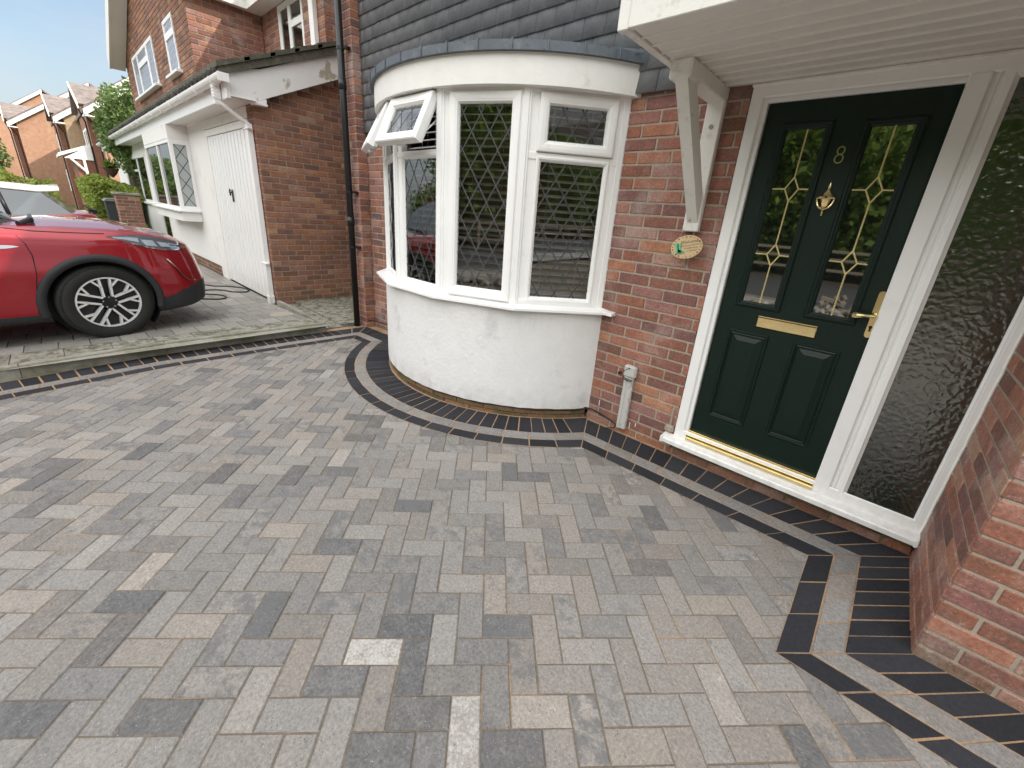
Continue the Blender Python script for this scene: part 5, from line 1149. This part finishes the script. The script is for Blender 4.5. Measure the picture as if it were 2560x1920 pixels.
    for (u, hw2, z) in top:
        for j in range(n + 1): s_ = -1 + 2 * j / n; vs.append(M_ @ Vector((s_ * (hw2 - .004), u, z - .018 + .04 * (1 - s_ * s_) ** .6)))
    fs = [(i * m_ + j, i * m_ + j + 1, (i + 1) * m_ + j + 1, (i + 1) * m_ + j) for i in range(len(top) - 1) for j in range(n)]; fs += [tuple(k0 + q for q in f_[::-1]) for f_ in fs]
    for i in range(len(top) - 1):
        for j in (0, n): fs.append((i * m_ + j, (i + 1) * m_ + j, k0 + (i + 1) * m_ + j, k0 + i * m_ + j))
    for i in (0, len(top) - 1):
        for j in range(n): fs.append((i * m_ + j, i * m_ + j + 1, k0 + i * m_ + j + 1, k0 + i * m_ + j))
    rf.add(vs, fs); rf.build('roof', cols[1], c, True); pil.build('window_pillar', rs_.get('pm', 'black_plastic'), c, True)
    return c
kW = [(.965, .40), (.95, .52), (.90, .66), (.80, .77), (.65, .85), (.45, .90), (.2, .925), (0, .93), (-2.7, .935), (-3.2, .90), (-3.5, .82), (-3.66, .62)]
kT = [(.965, .80), (.93, .88), (.85, .945), (.72, .99), (.5, 1.035), (.2, 1.07), (-.2, 1.085), (-.5, 1.06), (-.8, .98), (-3.3, 1.0), (-3.66, .98)]
kS = [(.965, .76), (.93, .83), (.85, .875), (.7, .91), (.45, .945), (.1, .975), (-.3, .99), (-.8, 1.01), (-2.8, 1.05), (-3.4, 1.03), (-3.66, .9)]
kB = [(.965, .34), (.9, .26), (.75, .22), (.5, .20), (0, .20), (-2.7, .21), (-3.3, .28), (-3.66, .36)]
kuga_body = Body(kW, kT, kS, kB, 0)
us = [.965 - .02 * i for i in range(12)] + [.725 - .035 * i for i in range(40)]; us += [us[-1] - .07 * (i + 1) for i in range(43)]
CM = Matrix.Translation((-4.645, -2.40, .075)) @ Matrix.Rotation(R(4), 4, 'Z') @ Matrix.Translation((-.93, 0, 0))
rs_k = dict(st=[(-.52, .80, .985, .60, 1.55, -1.25), (-1.05, .84, 1.03, .64, 1.58, -1.5), (-1.75, .85, 1.06, .66, 1.60, -1.85), (-2.55, .85, 1.08, .66, 1.59, -2.5), (-3.25, .80, 1.10, .60, 1.53, -3.1), (-3.6, .70, 1.08, .56, 1.48, -3.35)], pillars=[0, 2, 3, 4])
red = car('red_suv', 'shiny red family car with black wheel arches parked on the neighbouring drive', kuga_body, CM, ('car_red', 'car_red'), [(0, .35), (-2.71, .35)], us, lambda u: (.29 + (.14 * (u - .3) / .4 if u > .3 else 0)) if u < .72 else .44 + (u - .72) * .25, rs_k, steer=R(9))
BD = kuga_body
def patch(name, top, bot, matn, off=.006, nu=26, nv=7, sg=1, body=BD, M_=CM, par=None, bulge=0.):
    """surface patch between two curves (u,w) lying on the body"""
    mb = MB(); vs = []
    for i in range(nu + 1):
        t = i / nu; a = [sum(0 for _ in ()) for _ in ()]
        def ev(c_):
            x = t * (len(c_) - 1); k_ = min(len(c_) - 2, int(x)); f_ = x - k_; p0, p1, p2, p3 = c_[max(0, k_ - 1)], c_[k_], c_[k_ + 1], c_[min(len(c_) - 1, k_ + 2)]
            return [.5 * (2 * p1[q] + (p2[q] - p0[q]) * f_ + (2 * p0[q] - 5 * p1[q] + 4 * p2[q] - p3[q]) * f_ * f_ + (3 * p1[q] - p0[q] - 3 * p2[q] + p3[q]) * f_ ** 3) for q in (0, 1)]
        A_, B_ = ev(top), ev(bot)
        for j in range(nv + 1):
            s_ = j / nv; u = A_[0] + (B_[0] - A_[0]) * s_; w_ = A_[1] + (B_[1] - A_[1]) * s_
            v = body.side(u, w_) + off + bulge * math.sin(math.pi * s_) * math.sin(math.pi * t); vs.append(M_ @ Vector((sg * v, warp(u, w_) + off * .6, w_ + .3 * off)))
    mb.add(vs, [(i * (nv + 1) + j, (i + 1) * (nv + 1) + j, (i + 1) * (nv + 1) + j + 1, i * (nv + 1) + j + 1) for i in range(nu) for j in range(nv)]); return mb.build(name, matn, par or red, True)
for sg in (1, -1):
    lt = [(.10, .962), (.32, .972), (.54, .958), (.74, .918), (.875, .86)]; lb = [(.10, .958), (.30, .895), (.50, .850), (.70, .828), (.875, .835)]
    hl = patch('headlight', lt, lb, 'lamp_dark', .003, sg=sg); patch('lamp_cover', lt, lb, 'lamp_glass', .012, sg=sg, par=hl, bulge=.003)
    patch('lamp_lens', [(.38, .93), (.46, .925), (.52, .92)], [(.42, .875), (.49, .868), (.55, .862)], 'lamp_lens', .008, 6, 3, sg, par=hl); patch('lamp_lens', [(.565, .91), (.62, .90), (.67, .893)], [(.59, .862), (.645, .855), (.695, .85)], 'lamp_lens', .008, 6, 3, sg, par=hl); patch('lamp_strip', [(.14, .957), (.26, .955), (.36, .945)], [(.15, .945), (.26, .925), (.36, .905)], 'lamp_lens', .006, 10, 2, sg, par=hl)
    patch('lamp_trim', [(.28, .898), (.50, .850), (.70, .828), (.875, .835)], [(.28, .890), (.50, .841), (.70, .818), (.875, .826)], 'chrome', .008, 14, 1, sg, par=hl)
    patch('bumper_intake', [(.60, .735), (.70, .742), (.82, .735)], [(.70, .52), (.78, .50), (.86, .53)], 'cladding' if sg < 0 else 'car_red', -.012 if False else .004, 8, 6, sg)
    patch('intake_edge', [(.585, .74), (.64, .66), (.69, .56), (.74, .50), (.82, .49)], [(.605, .74), (.66, .66), (.705, .565), (.75, .512), (.82, .502)], 'chrome', .009, 18, 1, sg)
    # shut lines
    def line(pts, par=red):
        mb = MB(); mb.tube([CM @ Vector((sg * (BD.side(u, w_) + .0005), u, w_)) for u, w_ in pts], .0035, 5); mb.build('shut_line', 'rim_black', par)
    line([(-.44, .965), (-.405, .90), (-.385, .80), (-.395, .65), (-.435, .45), (-.455, .30)])
    mb = MB(); mb.tube([CM @ Vector((sg * (BD.pt(u, t)[0]), u, BD.pt(u, t)[1] + .002)) for u, t in [(-.62, .735), (-.48, .70), (-.34, .672), (-.2, .667), (0, .668), (.1, .67)]], .0035, 5); mb.build('bonnet_line', 'rim_black', red)
    patch('wing_badge', [(-.62, .885), (-.52, .885), (-.47, .88)], [(-.62, .855), (-.52, .858), (-.445, .872)], 'chrome', .006, 6, 2, sg)
    mb = MB(); mb.cbox((-.09, -.06, -.05), (.09, .03, .06), .02, M=CM @ Matrix.Translation((sg * 1.02, -.98, 1.10))); mb.build('door_mirror', 'car_red', red)
mb = MB(); mb.box((-.26, .875, .50), (.26, .90, .61), M=CM); mb.build('number_plate', 'lamp_lens', red)
mb = MB(); mb.cbox((-.42, .78, .62), (.42, .845, .78), .01, M=CM); mb.build('grille', 'black_plastic', red)
mb = MB(); mb.tube([CM @ Vector((.66, -.40, 1.06)), CM @ Vector((.50, -.52, 1.10)), CM @ Vector((.15, -.62, 1.15))], .009, 6); mb.tube([CM @ Vector((.72, -.40, 1.045)), CM @ Vector((.62, -.32, 1.075)), CM @ Vector((.3, -.30, 1.10))], [.02, .024, .012], 8); mb.build('wiper', 'black_plastic', red)
# second car: red hatchback with a white roof, tail towards the houses
sW = [(.70, .5), (.6, .66), (.4, .78), (.1, .83), (-2.4, .83), (-2.8, .80), (-3.0, .70), (-3.1, .55)]
sT = [(.70, .70), (.6, .82), (.3, .93), (-.3, 1.0), (-2.7, 1.12), (-3.0, 1.10), (-3.1, .9)]
sS = [(.70, .65), (.6, .76), (.3, .86), (-.3, .94), (-2.7, 1.06), (-3.0, 1.05), (-3.1, .85)]
sB = [(.70, .32), (.5, .22), (-2.6, .22), (-3.1, .34)]
sb_ = Body(sW, sT, sS, sB, 0); us2 = [.70 - .03 * i for i in range(12)] + [.34 - .06 * i for i in range(1, 52)] + [-2.8, -2.86, -2.92, -2.98, -3.04, -3.1]
us2 = sorted(set(round(x, 3) for x in us2), reverse=True)
SM = Matrix.Translation((-7.55 - .83, -2.05 - 3.1, .0)) @ Matrix.Rotation(math.pi, 4, 'Z')
rs_s = dict(st=[(-.35, .74, .99, .56, 1.30, -.85), (-.9, .76, 1.0, .60, 1.355, -1.1), (-1.5, .77, 1.01, .61, 1.375, -1.55), (-2.2, .77, 1.03, .60, 1.37, -2.15), (-2.78, .73, 1.05, .56, 1.35, -2.50)], pillars=[0, 1, 3], lip=.20, lipz=.03)
white = car('white_roofed_hatchback', 'small red hatchback with a white roof and rear spoiler parked beyond the red car', sb_, SM, ('car_red', 'car_white'), [(0, .30), (-2.43, .30)], us2, lambda u: .26, rs_s, wheel_r=.30, rim_r=.2, kuga=False, glassmat='car_glass_brown')
mb = MB(); mb.tube([SM @ Vector((0, -3.02, 1.10)), SM @ Vector((-.35, -2.90, 1.19))], .012, 6); mb.cbox((-.06, -.05, -.03), (.06, .05, .03), .01, M=SM @ Matrix.Translation((0, -3.0, 1.10))); mb.build('rear_wiper', 'black_plastic', white)
mb = MB(); mb.cbox((-.84, -2.95, .72), (-.70, -2.80, .98), .03, M=SM); mb.cbox((.70, -2.95, .72), (.84, -2.80, .98), .03, M=SM); mb.build('tail_lamp', 'ink_red', white)
# third car far back
gW = [(.85, .45), (.7, .75), (.4, .88), (0, .92), (-2.7, .92), (-3.3, .85), (-3.6, .6)]; gT = [(.85, .8), (.6, 1.0), (-.4, 1.12), (-3.2, 1.15), (-3.6, .95)]; gS = [(.85, .74), (.6, .9), (-.4, 1.03), (-3.2, 1.08), (-3.6, .9)]; gB = [(.85, .4), (.5, .3), (-3, .3), (-3.6, .45)]
gb_ = Body(gW, gT, gS, gB, 0); GM = Matrix.Translation((-19.8, -2.6 - .6, .10)) @ Matrix.Rotation(R(0), 4, 'Z')
rs_g = dict(st=[(-.6, .8, 1.1, .62, 1.62, -1.2), (-1.6, .84, 1.12, .66, 1.68, -1.6), (-2.6, .84, 1.13, .66, 1.67, -2.5), (-3.4, .78, 1.15, .6, 1.60, -3.1)], pillars=[0, 1, 2])
car('dark_estate_car', 'dark grey estate car parked behind the low yellow green shrub', gb_, GM, ('car_grey', 'car_grey'), [(0, .36), (-2.7, .36)], [.85 - .09 * i for i in range(50)], lambda u: .3, rs_g, wheel_r=.36, kuga=False)
# ============================================================ ACROSS THE ROAD (seen in the glass)
fw = thing('timber_post_fence', 'weathered timber post and rail fence across the road, mirrored in the windows', 'fence', (0, -17.3, 0))
mb = MB()
for z in (.35, .75, 1.05): mb.cbox((-24, -17.30, z), (40, -17.25, z + .10), .01)
mb.build('rail', 'fence_wood', fw)
for i in range(33):
    mb = MB(); mb.cbox((-24 + i * 2, -17.33, -.1), (-23.88 + i * 2, -17.21, 1.2), .01); mb.build('fence_post', 'fence_wood', fw)
mb = MB(); g = random.Random(9)
for (x, y, h, r_) in [(-26 + i * 3.1 + g.uniform(-.8, .8), -20.5 + g.uniform(-1, 1), g.uniform(7.5, 10), g.uniform(2.2, 3.0)) for i in range(28)] + [(-27 + i * 3.3, -24, 12, 3.2) for i in range(27)] + [(-27 + i * 3.3, -19.6, 3.4, 2.2) for i in range(27)]:
    leafball(mb, (x, y, h * .52), (r_, r_ * .9, h * .54), 2400, .19, g.randrange(999), lump=.45)
mb.box((-28, -26.5, 0), (62, -26, 9.5))
mb.build('woodland_belt', 'leaf_dark', kind='stuff', label='belt of dense leafy trees across the road, mirrored in the glass', cat='trees')
mb = MB(); g = random.Random(2)
for i in range(420):
    x, y = g.gauss(1.2, 1.6), g.gauss(-7.1, .35); hgt = .75 * math.exp(-((x - 1.2) / 1.7) ** 2) * math.exp(-((y + 7.1) / .5) ** 2); s = g.uniform(.04, .13)
    M_ = Matrix.Translation((x, y, g.random() * hgt + .02)) @ Matrix.Rotation(g.uniform(0, 6), 4, Vector((g.random(), g.random(), g.random() + .1)).normalized()); mb.cbox((-s, -s * .6, -s * .4), (s, s * .6, s * .4), s * .12, (g.random(), 0, 0), M_)
mb.build('rubble_heap', 'rubble', kind='stuff', label='heap of broken paving rubble at the end of the drive, mirrored in the door glass', cat='rubble')
